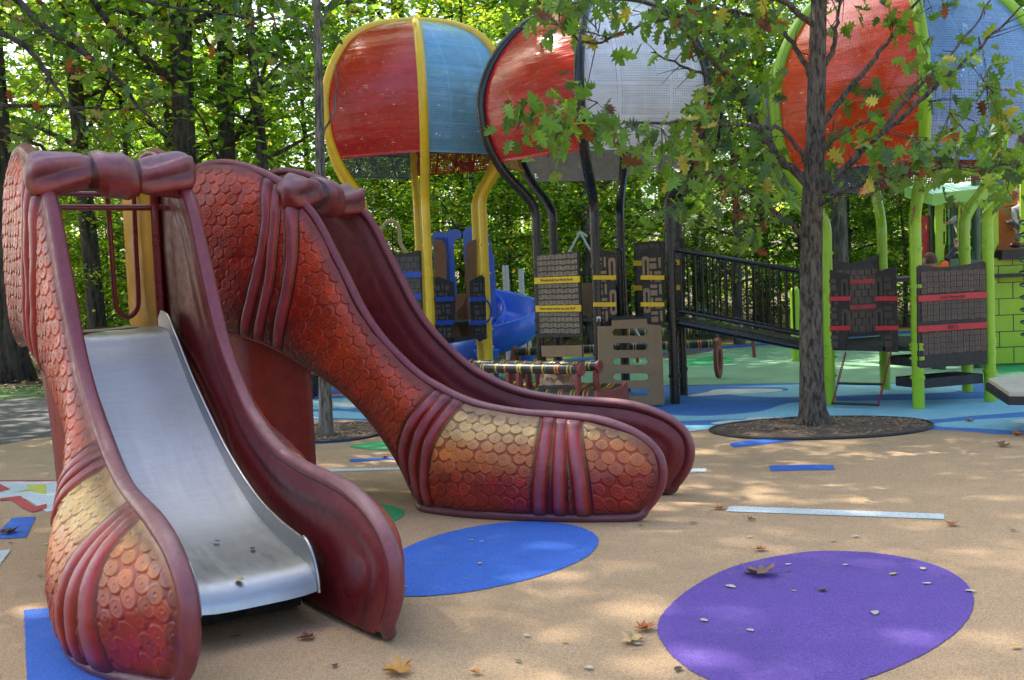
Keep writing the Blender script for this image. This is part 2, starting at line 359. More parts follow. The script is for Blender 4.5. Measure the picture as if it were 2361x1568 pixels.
    Fi = np.stack([d_[ok], c_[ok], b[ok], a[ok]], 1)+len(Vo); Vi = np.stack([Qi[:, 0], ni, Qi[:, 1]], 1)
    # rim roll all round
    C = catmull(OUTL, 2, closed=True); zz = C[:, 1]; gmask = zz < .06
    db = seg_dist(C, A_[~grd], B_[~grd]); nb = np.where(gmask, bulge(C[:, 0], zz, db, B)+.02, 0.)+(.0)
    for _ in range(6): nb = (np.roll(nb, 1)+nb*2+np.roll(nb, -1))/4
    m = len(C); seg = 16; arc = np.arange(m)
    under = (np.arange(m) > (NT*2)) & (zz > .06)
    rad = np.where(under, .023, .0365); rad = np.where(gmask, .036, rad)
    for _ in range(5): rad = (np.roll(rad, 1)+rad*2+np.roll(rad, -1))/4
    rad = rad*(1+.05*np.sin(arc*.21)+.04*np.sin(arc*.083+1))
    T = np.roll(C, -1, 0)-np.roll(C, 1, 0); T /= np.linalg.norm(T, axis=1)[:, None]+1e-9; Nn = np.stack([T[:, 1], -T[:, 0]], 1)
    th = 2*PI*np.arange(seg)/seg; cy = np.cos(th); sy = np.sin(th)
    W = 1.08
    Vr = np.stack([(C[:, 0][:, None]+Nn[:, 0][:, None]*rad[:, None]*cy*.9), (nb-.012)[:, None]+rad[:, None]*sy*W+0*cy, C[:, 1][:, None]+Nn[:, 1][:, None]*rad[:, None]*cy*.9], 2).reshape(-1, 3)
    i = np.arange(m)[:, None]; k = np.arange(seg)[None, :]; i2 = (i+1) % m; k2 = (k+1) % seg
    Fr = np.stack([(i*seg+k), (i*seg+k2), (i2*seg+k2), (i2*seg+k)], 2).reshape(-1, 4)
    # outward direction check: Nn should point away from the shape
    test = inside(C+Nn*.02, OUTL).mean()
    outw = cy if test < .5 else -cy
    if test < .5: Fr = Fr[:, ::-1]
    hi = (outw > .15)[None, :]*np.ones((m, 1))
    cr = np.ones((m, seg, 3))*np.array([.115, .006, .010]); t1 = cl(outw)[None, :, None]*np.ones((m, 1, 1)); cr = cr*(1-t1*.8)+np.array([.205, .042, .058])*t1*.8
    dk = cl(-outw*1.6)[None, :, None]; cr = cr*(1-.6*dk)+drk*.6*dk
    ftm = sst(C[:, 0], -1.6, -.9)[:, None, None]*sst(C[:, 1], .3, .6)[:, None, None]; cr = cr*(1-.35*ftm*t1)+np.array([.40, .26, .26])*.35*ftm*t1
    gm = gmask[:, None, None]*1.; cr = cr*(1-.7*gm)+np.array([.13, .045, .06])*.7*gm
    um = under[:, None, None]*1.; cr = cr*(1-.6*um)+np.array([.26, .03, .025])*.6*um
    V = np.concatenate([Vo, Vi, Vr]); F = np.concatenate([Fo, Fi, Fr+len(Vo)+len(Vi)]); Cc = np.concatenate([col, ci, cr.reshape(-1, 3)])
    V[:, 2] = np.maximum(V[:, 2], -.004)
    return V, F, np.clip(Cc, .004, .95)
HALF = .3925
M_sculpt = vcol_paint('painted_sculpted_shell')
M_steel, nt, bs, N, L = nodes('brushed_steel')
L.new(ramp(nt, noise(nt, 7, 8, .7, stretch=(9, 1, 1)), [(.3, (.385, .395, .41)), (.7, (.445, .455, .47))]), bs.inputs['Base Color']); bs.inputs['Metallic'].default_value = 1
L.new(ramp(nt, noise(nt, 5, 8, .7, stretch=(1, 8, 1)), [(.3, .34), (.7, .50)]), bs.inputs['Roughness']); bump(nt, noise(nt, 1.2, 2), .2, .02, bs)
M_redtube = paint('dark_red_tube', (.17, .008, .014), .3, coat=.4); M_dark = paint('shade_black', (.012, .006, .006), .8)
M_goldp = paint('airbrushed_gold_plastic', (.50, .25, .008), .6, var=.3, sc=2.2); M_goldp.node_tree.nodes['Principled BSDF'].inputs['Specular IOR Level'].default_value = .12
def chute():
    prof = catmull([(-3.38, 1.29), (-2.9, 1.29), (-2.47, 1.29), (-2.30, 1.19), (-2.02, .95), (-1.74, .745), (-1.49, .58), (-1.24, .45), (-1.0, .355), (-.75, .295), (-.52, .262), (-.42, .235), (-.365, .19), (-.345, .14)], 6)
    T = np.gradient(prof, axis=0); T /= np.linalg.norm(T, axis=1)[:, None]; Nn = np.stack([-T[:, 1], T[:, 0]], 1)
    bed = MB(); w = .262; ns = np.linspace(-w, w, 9); V = []; m = len(prof)
    for s_ in (0, -.004):
        for i in range(m):
            for nn in ns: V.append((prof[i, 0]+Nn[i, 0]*s_, nn, prof[i, 1]+Nn[i, 1]*s_+.012*(nn/w)**4))
    F = []
    for i in range(m-1):
        for k in range(8):
            a = i*9+k; F.append((a, a+9, a+10, a+1)); b = a+m*9; F.append((b, b+1, b+10, b+9))
    bed.add(V, F)
    fl = []
    for sgn in (-1, 1):
        q = MB(); top = []
        for i in range(m):
            if prof[i, 0] < -2.62: continue
            h = .10*min(1, (prof[i, 0]+2.64)/.1+.05) if prof[i, 0] < -2.5 else .10
            if prof[i, 0] > -.50: h = max(.02, .115*math.sqrt(max(0, 1-((prof[i, 0]+.50)/.155)**2)))
            top.append((prof[i], prof[i]+Nn[i]*h*np.array([.35, 1])))
        V = []
        for a, b in top:
            for nn, p in ((w, a), (w, b), (w+.014, b+np.array([0, .004])), (w+.018, a)): V.append((p[0], sgn*nn, p[1]))
        F = []
        for i in range(len(top)-1):
            for k in range(4): F.append((i*4+k, i*4+(k+1) % 4, i*4+4+(k+1) % 4, i*4+4+k))
        F += [(0, 1, 2, 3), tuple(len(V)-4+k for k in range(4))]
        q.add(V, F); q.tube([(b[0], sgn*(w+.007), b[1]) for a, b in top], .009, 8); fl.append(q)
    return bed, fl
def bow():
    S = 90; K = 44; V = []; C = []
    for i in range(S+1):
        s = -1+2*i/S; n = s*.47; a = abs(s)
        rz = np.interp(a, [0, .12, .25, .3, .55, .8, .93, 1], [.112, .116, .092, .080, .090, .104, .100, .045])
        ru = np.interp(a, [0, .12, .25, .3, .55, .8, .93, 1], [.125, .13, .10, .072, .085, .095, .085, .03])
        kn = 1 if a < .26 else 0
        for k in range(K):
            th = 2*PI*k/K
            fold = 0 if kn else .20*math.cos(5*th+1.2*s*3+(1 if s > 0 else 0))*min(1, (a-.24)*6)*min(1, (1-a)*8)
            f2 = .05*math.sin(3*th+7*s)
            r_ = 1+fold+f2
            V.append((ru*r_*math.cos(th), n+.02+.02*math.sin(th)*kn, rz*r_*math.sin(th)+.012*math.sin(5*s)))
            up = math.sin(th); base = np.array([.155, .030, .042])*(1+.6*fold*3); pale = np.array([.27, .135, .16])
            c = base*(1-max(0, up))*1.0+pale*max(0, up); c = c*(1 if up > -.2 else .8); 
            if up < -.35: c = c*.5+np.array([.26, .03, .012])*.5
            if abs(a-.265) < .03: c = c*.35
            C.append(c)
    F = []
    for i in range(S):
        for k in range(K): F.append((i*K+k, (i+1)*K+k, (i+1)*K+(k+1) % K, i*K+(k+1) % K))
    n0 = len(V); V += [(0, -.475+.02, 0), (0, .475+.02, 0)]; C += [C[0], C[-1]]
    F += [(k, (k+1) % K, n0, n0) for k in range(K)]+[(S*K+(k+1) % K, S*K+k, n0+1, n0+1) for k in range(K)]
    F = [tuple(dict.fromkeys(f)) for f in F]
    return np.array(V), F, np.array(C)
def make_slide(org, th, B, label, flare=0.0, bow_sc=1.16, bow_z=2.195, bow_tilt=0.0):
    c, s = math.cos(th), math.sin(th); nr = np.array([s, -c, 0]); o = np.array(org, float)
    t = empty('shoe_slide', o, th, label, 'playground slide', 'shoe shaped playground slides')
    # local frame: x along the run, y to the left when facing down; right-hand wall at y=-HALF
    V, F, Cc = wall_mesh(B)
    R = V.copy(); R[:, 1] = -(HALF+V[:, 1]+flare*sst(V[:, 0], -1.5, -.1)); Lw = V.copy(); Lw[:, 1] = HALF+V[:, 1]
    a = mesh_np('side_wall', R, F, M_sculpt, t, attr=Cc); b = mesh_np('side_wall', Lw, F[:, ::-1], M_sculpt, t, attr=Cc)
    bed, fl = chute(); bed.build('chute', M_steel, t, sharp=60)
    for q in fl: q.build('chute_flange', M_steel, t)
    MB().box((-.86, 0, .09), (.45, .60, .15)).build('under_chute_shade', M_dark, t)  # black block standing in for the shade under the chute lip
    BV, BF, BC = bow(); BV = BV*np.array([1.12, 1.0, bow_sc])+np.array([-2.31, 0, bow_z]); BV[:, 1] = -BV[:, 1]; BV[:, 2] -= bow_tilt*BV[:, 1]
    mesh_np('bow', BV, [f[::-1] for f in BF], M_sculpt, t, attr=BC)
    # heel support
    hp_top = [(-3.34, -.30), (-3.30, -.335), (-2.90, -.36), (-2.84, -.375), (-2.78, -.355), (-2.34, -.345), (-2.31, -.31)]; hp_bot = [(-2.99, -.22), (-2.97, -.25), (-2.90, -.30), (-2.84, -.315), (-2.78, -.295), (-2.37, -.285), (-2.34, -.25)]
    V = []; K = 0
    far_t = [(-2.95, .26), (-3.0, .30), (-3.30, .335), (-3.34, .30)]; far_b = [(-2.86, .19), (-2.89, .22), (-2.97, .25), (-2.99, .22)]
    ring_t = hp_top+far_t; ring_b = hp_bot+far_b; K = len(ring_t); C = []
    for j in range(25):
        f = j/24; z = 1.30*(1-f)
        for (a_, b_) in zip(ring_t, ring_b):
            g = f**.8; V.append((a_[0]+(b_[0]-a_[0])*g, a_[1]+(b_[1]-a_[1])*g, z))
            rd = abs(a_[0]+2.84) < .03; cc = np.array([.26, .02, .012]) if not rd else np.array([.24, .05, .07])
            C.append(cc*(1-.55*max(0, z-.8))*(.9 if z > .12 else .6))
    F = [(j*K+k, j*K+(k+1) % K, (j+1)*K+(k+1) % K, (j+1)*K+k) for j in range(24) for k in range(K)]
    mesh_np('heel_support', V, np.array(F), M_sculpt, t, attr=np.array(C), sharp=50)
    MB().box((-2.95, 0, 1.268), (.80, .60, .035)).build('platform', M_redtube, t)
    MB().tube([(-2.60, -.33, 2.03), (-2.60, .33, 2.03)], .019, 12).build('cross_bar', M_redtube, t)
    MB().tube([(-2.60, .285, 1.27), (-2.60, .285, 2.14)], .026, 10).build('grab_post', M_redtube, t)
    for yy in (.2,):
        MB().tube(catmull([(-3.05, .12, 2.16), (-3.05, .125, 1.9), (-3.05, .13, 1.5), (-3.05, .15, 1.40), (-3.05, .20, 1.365), (-3.05, .255, 1.40), (-3.05, .275, 1.5), (-3.05, .28, 1.9), (-3.05, .285, 2.16)], 5), .0165, 10).build('grab_loop', M_redtube, t)
    MB().tube([(-3.05, -.33, 2.15), (-3.05, .33, 2.15)], .017, 10).build('grab_rail', M_redtube, t)
    for sg in (1, -1):
        p = MB().prism(rrect(-3.45, 1.29, -2.66, 2.22, .05), .012, (0, sg*.318, 0), (1, 0, 0), (0, 0, 1)).build('lining_panel', M_goldp, t, bevel=.003)
        bl = MB()
        for q in ((-3.42, 1.35), (-3.42, 1.8), (-2.69, 1.35), (-2.69, 2.1)): bl.lathe([(.009, 0), (.009, .004), (.004, .008)], (q[0], sg*.312, q[1]), 8, (0, -sg, 0))
        bl.build('bolt', M_steel, p)
    return t
def slide_pose(right_wall_front=None, left_wall_front=None, deg=0):
    th = math.radians(deg); c, s = math.cos(th), math.sin(th); nr = np.array([s, -c, 0])
    return (np.array(left_wall_front)+nr*HALF if left_wall_front is not None else np.array(right_wall_front)-nr*HALF), th
o1, t1 = slide_pose(left_wall_front=(-.613, 4.549, 0), deg=-56.3)
o2, t2 = slide_pose(right_wall_front=(.697, 6.583, 0), deg=-22.2)
S1 = make_slide(o1, t1, .27, 'nearest red shoe shaped slide with bright metal chute facing the camera, at left', .085)
S2 = make_slide(o2, t2, .13, 'red shoe shaped slide seen from its scaly side, toe beside the blue oval', 0.0, 1.14, 2.145, .06)
# ------------------------------------------------------------------ the three balloon-topped play towers
RPROF = [(2.25, 0), (2.36, .03), (2.50, .13), (2.66, .28), (2.86, .43), (3.16, .56), (3.56, .60), (3.89, .51), (4.17, .34), (4.41, .10), (4.58, -.21), (4.68, -.55), (4.72, -.82)]
class Tower:
    def __init__(s, px, Y, phi, R, dz, mat, name_label, rp=.058, deckz=1.0, ra=1.0, za=1.0):
        c = D(px, 700, Y); s.c = np.array([c[0], c[1], 0]); s.phi = phi; s.R = R; s.dz = dz; s.rp = rp; s.mat = mat
        s.t = empty('balloon_tower', s.c, 0, name_label, 'play structure', 'balloon topped play towers')
        prof = [(R, 0.0), (R, 1.2), (R, 2.05+dz)]+[(R+a*(ra if a > 0 else 1), z+dz+max(0, z-2.86)*(za-1)) for z, a in RPROF]
        k = R+RPROF[-1][1]; s.prof = catmull(prof, 6); s.prof[:, 0] = np.maximum(s.prof[:, 0], .0)
        for i in range(6):
            a = s.phi+60*i; d = s.dirv(a); P = [d*r+np.array([0, 0, z]) for r, z in s.prof]
            P = P+[np.array([0, 0, s.prof[-1][1]])]
            p = MB().tube(P, rp, 14).build('post', mat, s.t)
            m = MB()
            for z in (.32, .62, deckz-.12, deckz+.02, deckz+.62, deckz+1.0):
                m.tube([d*R+np.array([0, 0, z-.018]), d*R+np.array([0, 0, z+.018])], rp+.009, 14)
                for q in (0, 120, 240): m.lathe([(.011, 0), (.011, .012)], d*R+s.dirv(a+q+20)*(rp+.008)+np.array([0, 0, z]), 6, s.dirv(a+q+20))
            m.build('clamps', mat, p)
        MB().ball((0, 0, s.prof[-1][1]), (.14, .14, .07)).build('crown_cap', mat, s.t)
        poly = [s.dirv(s.phi+60*i)[:2]*(R-.03) for i in range(6)]
        MB().prism([tuple(p) for p in poly], .05, (0, 0, deckz-.025), (1, 0, 0), (0, 1, 0)).build('deck', MT['deck_black'], s.t)
    def dirv(s, a): return np.array([math.cos(math.radians(a)), math.sin(math.radians(a)), 0])
    def post(s, a): return s.dirv(s.snap(a))*s.R
    def snap(s, a): return s.phi+60*round((a-s.phi)/60)
    def balloon(s, a, mat, z0=2.86):
        a = s.snap(a)
        rows = [(r, z) for r, z in s.prof if z >= z0+s.dz-.001 and r > .10]; rr = np.interp(z0+s.dz, s.prof[:, 1], s.prof[:, 0]); rows = [(rr, z0+s.dz)]+rows
        A, B = s.dirv(a), s.dirv(a+60); V = []; UV = []; n = 12; L = 0; pr = None
        for r, z in rows:
            if pr is not None: L += math.hypot(r-pr[0], z-pr[1])
            pr = (r, z); r2 = r-.012
            w = r2
            for k in range(n+1):
                f = k/n; p = A*r2*(1-f)+B*r2*f; sag = 1+.05*math.sin(PI*f); V.append(p*sag+np.array([0, 0, z])); UV.append(((f-.5)*w+.0135, L))
        F = [(i*(n+1)+k, i*(n+1)+k+1, (i+1)*(n+1)+k+1, (i+1)*(n+1)+k) for i in range(len(rows)-1) for k in range(n)]
        o = mesh_np('balloon_panel', V, np.array(F), mat, s.t, uv=np.array(UV))
        # stiffening ribs and little bolts along the edges
        m = MB()
        for f in (.005, .995):
            for i in range(0, len(rows), 4):
                r, z = rows[i]; p = (A*(1-f)+B*f)*(r+.0)+np.array([0, 0, z]); m.ball(p, .013, 6, 4)
        m.build('bolts', MT['galv'], o)
        return o
    def plane(s, a, off=0.0):
        a = s.snap(a)
        A, B = s.post(a)+s.c, s.post(a+60)+s.c; e = (B-A)/np.linalg.norm(B-A); n = np.cross(e, [0, 0, 1.]); return A+n*off, e, n
    def px(s, a, pts, off=0.0):
        o, e, n = s.plane(a, off); out = []
        for x, y in pts:
            P = INP(x, y, o, n); out.append((float((P-o)@e), float(P[2])))
        return out
    def plate(s, a, pts, t, mat, name, off=0.0, holes=(), parent=None, bevel=.003, raw=False):
        """plate in the side plane; pts are image positions unless raw"""
        o, e, n = s.plane(a, off); loc = o-s.c
        P = pts if raw else s.px(a, pts, off); H = [h if raw else s.px(a, h, off) for h in holes]
        return MB().prism(P, t, loc, e, (0, 0, 1), H).build(name, mat, parent or s.t, smooth=False, bevel=bevel)
paint('deck_black', (.018, .018, .020), .6); paint('galv', (.55, .56, .58), .35, metal=.9)
paint('yellow_post', (.78, .50, .012), .33, coat=.4, var=.08, bmp=.05); paint('black_post', (.007, .007, .008), .28, coat=.25); paint('lime_post', (.26, .50, .012), .32, coat=.4, var=.08)
paint('dark_green_post', (.018, .085, .035), .35, coat=.3); paint('lime_panel', (.30, .50, .02), .5, var=.06, dirt=.12); paint('blue_plastic', (.03, .14, .75), .34, coat=.3, var=.1)
paint('tan_panel', (.27, .165, .08), .6, var=.08, dirt=.2, bmp=.3); paint('brown_panel', (.20, .085, .035), .55); paint('dark_board', (.018, .015, .013), .55, dirt=.2, bmp=.2)
paint('brick_grey', (.075, .066, .055), .6, var=.2); paint('brick_tan', (.27, .175, .095), .6, var=.15); paint('brick_brown', (.055, .036, .028), .45, var=.2, coat=.2)
paint('yellow_strip', (.75, .47, .01), .5, var=.05); paint('red_strip', (.50, .02, .03), .45); paint('blue_strip', (.015, .06, .35), .45); paint('tile_face', (.24, .185, .12), .6, var=.2); paint('letter_ink', (.03, .02, .015), .6)
paint('tile_dark', (.085, .055, .045), .45, var=.2, coat=.25)
perforated('perf_red', (.50, .012, .012), .25, hole=.15); perforated('perf_red_back', (.40, .012, .012), hole=.27); perforated('perf_white_back', (.55, .55, .58), hole=.24); perforated('perf_blue', (.16, .42, .66)); perforated('perf_white', (.74, .75, .80)); perforated('perf_yellow', (.75, .42, .03)); perforated('perf_orange', (.75, .06, .006), .25, hole=.16); perforated('perf_sky', (.13, .27, .55)); perforated('perf_green', (.25, .50, .03)); perforated('perf_slate', (.13, .17, .24), hole=.27)
def bricks(mb, x0, z0, x1, z1, w, h, zof, fw=None, inset=.008, jit=.25, inside_fn=None):
    """brick pattern of thin raised tiles, alternating on end and flat"""
    z = z0; r = 0
    while z < z1-h*.5:
        x = x0-(w*.5 if r % 2 else 0)
        while x < x1:
            a, b = max(x, x0)+inset/2, min(x+w, x1)-inset/2; zz = min(z+h, z1)-inset/2
            if b-a > .02 and zz-z > .02 and (inside_fn is None or inside_fn((a+b)/2, (z+zz)/2)): mb.append((a, z+inset/2, b, zz))
            x += w
        z += h; r += 1
    return mb
def tiles_part(T, a, rects, mat, name, off, parent, th=.006):
    o, e, n = T.plane(a, off); o = o-T.c; m = MB()
    for (x0, z0, x1, z1) in rects:
        c = o+e*(x0+x1)/2+np.array([0, 0, (z0+z1)/2]); m.box(c, (x1-x0, th, z1-z0), ax=(e, n, (0, 0, 1)))
    return m.build(name, mat, parent, smooth=False)
def basket(x0, z0, x1, z1, u=.085, g=.024):
    """herringbone-like brick rects filling a narrow panel"""
    R = []; z = z0; r = 0
    while z+u*.9 <= z1:
        x = x0; k = r % 2
        while x < x1-.02:
            if k: w, h = u*.62, u*1.5
            else: w, h = u*1.25, u*.72
            b = min(x+w, x1)
            if k == 0:
                R.append((x, z, b-g, min(z+h, z1))); R.append((x, z+h+g, b-g, min(z+2*h, z1)))
            else: R.append((x, z+.01, b-g, min(z+h, z1)))
            x += w; k ^= 1
        z += u*1.5+g; r += 1
    return [q for q in R if q[2]-q[0] > .015 and q[3]-q[1] > .015]
# ================================================================== black tower
TB = Tower(1409, 13.06, 15, .90, 0, MT['black_post'], 'black posted play tower under a red and white balloon roof, with word search board', deckz=.99)
TB.balloon(195, MT['perf_red']); TB.balloon(255, MT['perf_white']); TB.balloon(315, MT['perf_yellow']); TB.balloon(15, MT['perf_white_back'], 2.8); TB.balloon(75, MT['perf_white_back'], 2.74); TB.balloon(135, MT['perf_yellow'], 2.86)
# word board (side 195..255)
wb = TB.plate(195, [(1236, 588), (1262, 586), (1300, 583), (1336, 577), (1338, 640), (1341, 700), (1345, 776), (1238, 779)], .02, MT['dark_board'], 'word_board', .05)
rows = ["WSCARECRON", "LMELGBIFZL", "KMBINKTIKB", "DOROTHYUJA", None, "ANANOBKBQL", "RKGKBUKBVL", "PENOLCYCKO", "PYRTOTOZDO", None, "GSGOGWFGFN", "HOMEKEAJQU", "PLOKFOREST", "WIZARDMACA"]
ys = [(598, 584), (617, 603), (634, 620), (652, 638), (657, 645), (670, 658), (689, 676), (707, 693), (725, 712), (729, 716), (742, 730), (755, 748), (765, 760), (775, 770)]
o, e, n = TB.plane(195, .05); B4 = TB.px(195, [(1243, 590), (1333, 582), (1338, 768), (1246, 772)], .05)
x0 = (B4[0][0]+B4[3][0])/2; x1 = (B4[1][0]+B4[2][0])/2; ztop = (B4[0][1]+B4[1][1])/2; zbot = (B4[2][1]+B4[3][1])/2
rh = (ztop-zbot)/14.0; tiles = []; TV = []; TF = []; strips = []
for i, rw in enumerate(rows):
    zc = ztop-(i+.5)*rh
    if rw is None: strips.append(zc); continue
    for j, ch in enumerate(rw):
        xc = x0+(j+.5)*(x1-x0)/10+random.uniform(-.002, .002); zz = zc+(j % 2)*.006
        tiles.append((xc-.031, zz-rh*.37, xc+.031, zz+rh*.37)); V, F = text_mesh(ch, rh*.85, o-TB.c+e*xc+np.array([0, 0, zz]), e, (0, 0, 1), None, None, None, lift=.018)
        k = len(TV); TV += list(V); TF += [[q+k for q in f] for f in F]
tl = tiles_part(TB, 195, tiles, MT['tile_face'], 'letter_tile', .065, wb); tl['kind'] = 'stuff'
lt = mesh_np('lettering', TV, TF, MT['letter_ink'], wb, smooth=False)
for zc, txt in zip(strips, ('Wonderfully fun Word Find!', 'How many words can you find?')):
    s_ = TB.plate(195, [(x0-.045, zc-rh*.56), (x1+.045, zc-rh*.56), (x1+.045, zc+rh*.56), (x0-.045, zc+rh*.56)], .018, MT['yellow_strip'], 'yellow_strip', .078, raw=True)
    text_mesh(txt, rh*.66, o-TB.c+e*(x0+x1)/2+n*.036+np.array([0, 0, zc]), e, (0, 0, 1), MT['letter_ink'], 'lettering', s_, lift=.003)
TB.plate(195, [(1249, 797), (1343, 796), (1344, 823), (1251, 822)], .03, MT['tan_panel'], 'kick_plate', .06)
# entry (side 255..315)
sk_p = TB.post(255)+np.array([0.0, -.062, 1.02]); MB().box(sk_p, (.045, .004, .055)).build('notice_label', paint('white_label', (.7, .7, .7), .5), TB.t, smooth=False)
for pts, stx in (([(1371, 578), (1376, 575), (1395, 577), (1418, 583), (1419, 690), (1420, 728), (1412, 742), (1408, 752), (1380, 753), (1374, 745)], (1368, 1420)), ([(1480, 582), (1496, 577), (1527, 576), (1531, 750), (1493, 750), (1488, 735), (1482, 726)], (1477, 1531))):
    p = TB.plate(255, pts, .02, MT['dark_board'], 'entry_panel', .03)
    a4 = TB.px(255, [(pts[0][0]+4, 740), (max(q[0] for q in pts)-3, 585)], .03); lo = (stx[0] < 1400)
    xa, xb = (a4[0][0], a4[1][0]-.09) if lo else (a4[0][0]+.09, a4[1][0]); tiles_part(TB, 255, basket(xa, a4[0][1]-.02, xb, a4[1][1]), MT['brick_tan'], 'brick_tile', .044, p)
    xs = (a4[1][0]-.085, a4[1][0]-.005) if lo else (a4[0][0]+.0, a4[0][0]+.08)
    for z0_, z1_ in ((1.06, 1.34), (1.44, 1.70)): TB.plate(255, rrect(xs[0], z0_, xs[1], z1_, .03), .012, MT['brick_tan'], 'grip_plate', .046, holes=[rrect(xs[0]+.026, z0_+.04, xs[1]-.026, z1_-.04, .013)], parent=p, raw=True, bevel=0)
    for yy in (640, 702): TB.plate(255, [(stx[0], yy-5), (stx[1], yy-5), (stx[1], yy+5), (stx[0], yy+5)], .02, MT['yellow_strip'], 'yellow_strip', .06)
sl = [[(1412+dx, y-8), (1412+dx, y+8)] for dx, y in ()]
hol = []
for k, yc in enumerate((766, 799, 833, 869, 904)):
    h = []; xl, xr = 1411+k*1.0, 1492+k*1.2
    for q in range(9): t_ = PI/2+PI*q/8; h.append((xl+8+8*math.cos(t_), yc-8*math.sin(t_)))
    for q in range(9): t_ = -PI/2+PI*q/8; h.append((xr-8+8*math.cos(t_), yc-8*math.sin(t_)))
    hol.append(h[::-1])
TB.plate(255, [(1378, 752), (1411, 752), (1411, 739), (1490, 735), (1492, 748), (1524, 750), (1531, 933), (1382, 938)], .03, MT['tan_panel'], 'climbing_panel', .16, holes=hol)
TB.plate(255, [(1408, 740), (1490, 736), (1490, 730), (1408, 733)], .14, MT['deck_black'], 'step_tread', .07)
# dark board behind (side 15..75 seen from within) and board beside the bridge
for side, pts, rows_ in ((15, [(1462, 560), (1500, 556), (1532, 556), (1532, 742), (1466, 742)], ((607, 8), (664, 8))), (15, [(1541, 553), (1578, 548), (1578, 735), (1545, 738)], ((605, 8), (663, 8)))):
    p = TB.plate(side, pts, .02, MT['dark_board'], 'back_board', -.05)
    a4 = TB.px(side, [pts[0], (pts[2][0], pts[3][1])], -.05); xa, xb = sorted((a4[0][0], a4[1][0])); tiles_part(TB, side, bricks([], xa+.02, min(a4[1][1], a4[0][1])+.05, xb-.02, max(a4[1][1], a4[0][1])-.03, .085, .085, 0), MT['brick_grey'], 'brick_tile', -.065, p)
    for yy, h in rows_:
        xq = [q[0] for q in pts]; TB.plate(side, [(min(xq)-2, yy-6), (min(xq)+28, yy-6), (min(xq)+28, yy+6), (min(xq)-2, yy+6)], .012, MT['perf_yellow'] if 0 else MT['yellow_strip'], 'yellow_strip', -.08, parent=p)
kp = D(1430, 700, 13.7)-TB.c; MB().tube([(kp[0], kp[1], .95), (kp[0], kp[1], 1.80)], .055, 12).ball((kp[0], kp[1], 1.80), .056).build('short_post', MT['black_post'], TB.t)
for a in (75, 135):
    p = TB.plate(a, [(.06, 1.0), (.84, 1.0), (.84, 1.42), (.06, 1.42)], .02, MT['tan_panel'] if a == 75 else MT['dark_board'], 'low_board', 0, raw=True)
# ================================================================== yellow tower
TY = Tower(981, 14.7, 38, .90, .26, MT['yellow_post'], 'yellow posted play tower under a red and pale blue balloon roof, with spiral tube', deckz=.98, ra=.80)
TY.balloon(218, MT['perf_red']); TY.balloon(278, MT['perf_blue']); TY.balloon(338, MT['perf_red']); TY.balloon(38, MT['perf_red_back'], 2.8); TY.balloon(98, MT['perf_slate'], 2.76); TY.balloon(158, MT['perf_blue'], 2.86)
p = TY.plate(218, [(880, 590), (930, 585), (966, 577), (971, 579), (974, 700), (976, 800), (880, 800)], .02, MT['dark_board'], 'brick_board', .05)
a4 = TY.px(218, [(884, 790), (968, 590)], .05); tiles_part(TY, 218, bricks([], a4[0][0], a4[0][1], a4[1][0], a4[1][1], .1, .085, 0), MT['brick_grey'], 'brick_tile', .064, p)
for yy in (633, 684): TY.plate(218, [(886, yy-7), (972, yy-7), (972, yy+7), (886, yy+7)], .02, MT['blue_strip'], 'blue_strip', .075)
for lo, pts, stx in ((1, [(1003, 640), (1008, 638), (1046, 650), (1050, 700), (1048, 745), (1042, 760), (1042, 792), (1022, 790), (1008, 770)], (1006, 1046)), (0, [(1082, 648), (1110, 634), (1117, 640), (1122, 780), (1105, 788), (1092, 770), (1086, 745), (1082, 700)], (1082, 1120))):
    p = TY.plate(278, pts, .02, MT['dark_board'], 'entry_panel', .03); a4 = TY.px(278, [(min(q[0] for q in pts)+3, 780), (max(q[0] for q in pts)-3, 652)], .03)
    xa, xb = (a4[0][0], a4[1][0]-.07) if lo else (a4[0][0]+.07, a4[1][0]); tiles_part(TY, 278, basket(xa, a4[0][1], xb, a4[1][1]), MT['brick_grey'], 'brick_tile', .044, p)
    for yy in (690, 744): TY.plate(278, [(stx[0], yy-5), (stx[1], yy-6), (stx[1], yy+4), (stx[0], yy+6)], .02, MT['blue_strip'], 'blue_strip', .06)
TY.plate(278, [(1042, 780), (1112, 768), (1112, 778), (1042, 790)], .12, MT['deck_black'], 'step_tread', .03)
for pts in ([(1001, 552), (1016, 553), (1026, 563), (1030, 585), (1030, 650), (1018, 690), (1018, 760), (1003, 760)], [(1074, 565), (1086, 555), (1098, 552), (1098, 770), (1062, 775), (1052, 720), (1070, 700), (1077, 680), (1072, 640)], [(1028, 680), (1078, 676), (1080, 775), (1030, 780)]):
    TY.plate(38, pts, .02, MT['brown_panel'], 'brown_panel', -.12)
hoop = []
o_, e_, n_ = TY.plane(278, .06)
for k in range(13):
    t_ = -PI/2+PI*k/12; hoop.append(INP(1118+14*math.cos(t_), 718-26*math.sin(t_), o_, n_)-TY.c)
MB().tube([INP(1112, 744, o_, n_)-TY.c]+hoop+[INP(1112, 692, o_, n_)-TY.c], .014, 8).build('grab_hoop', MT['blue_strip'], TY.t)
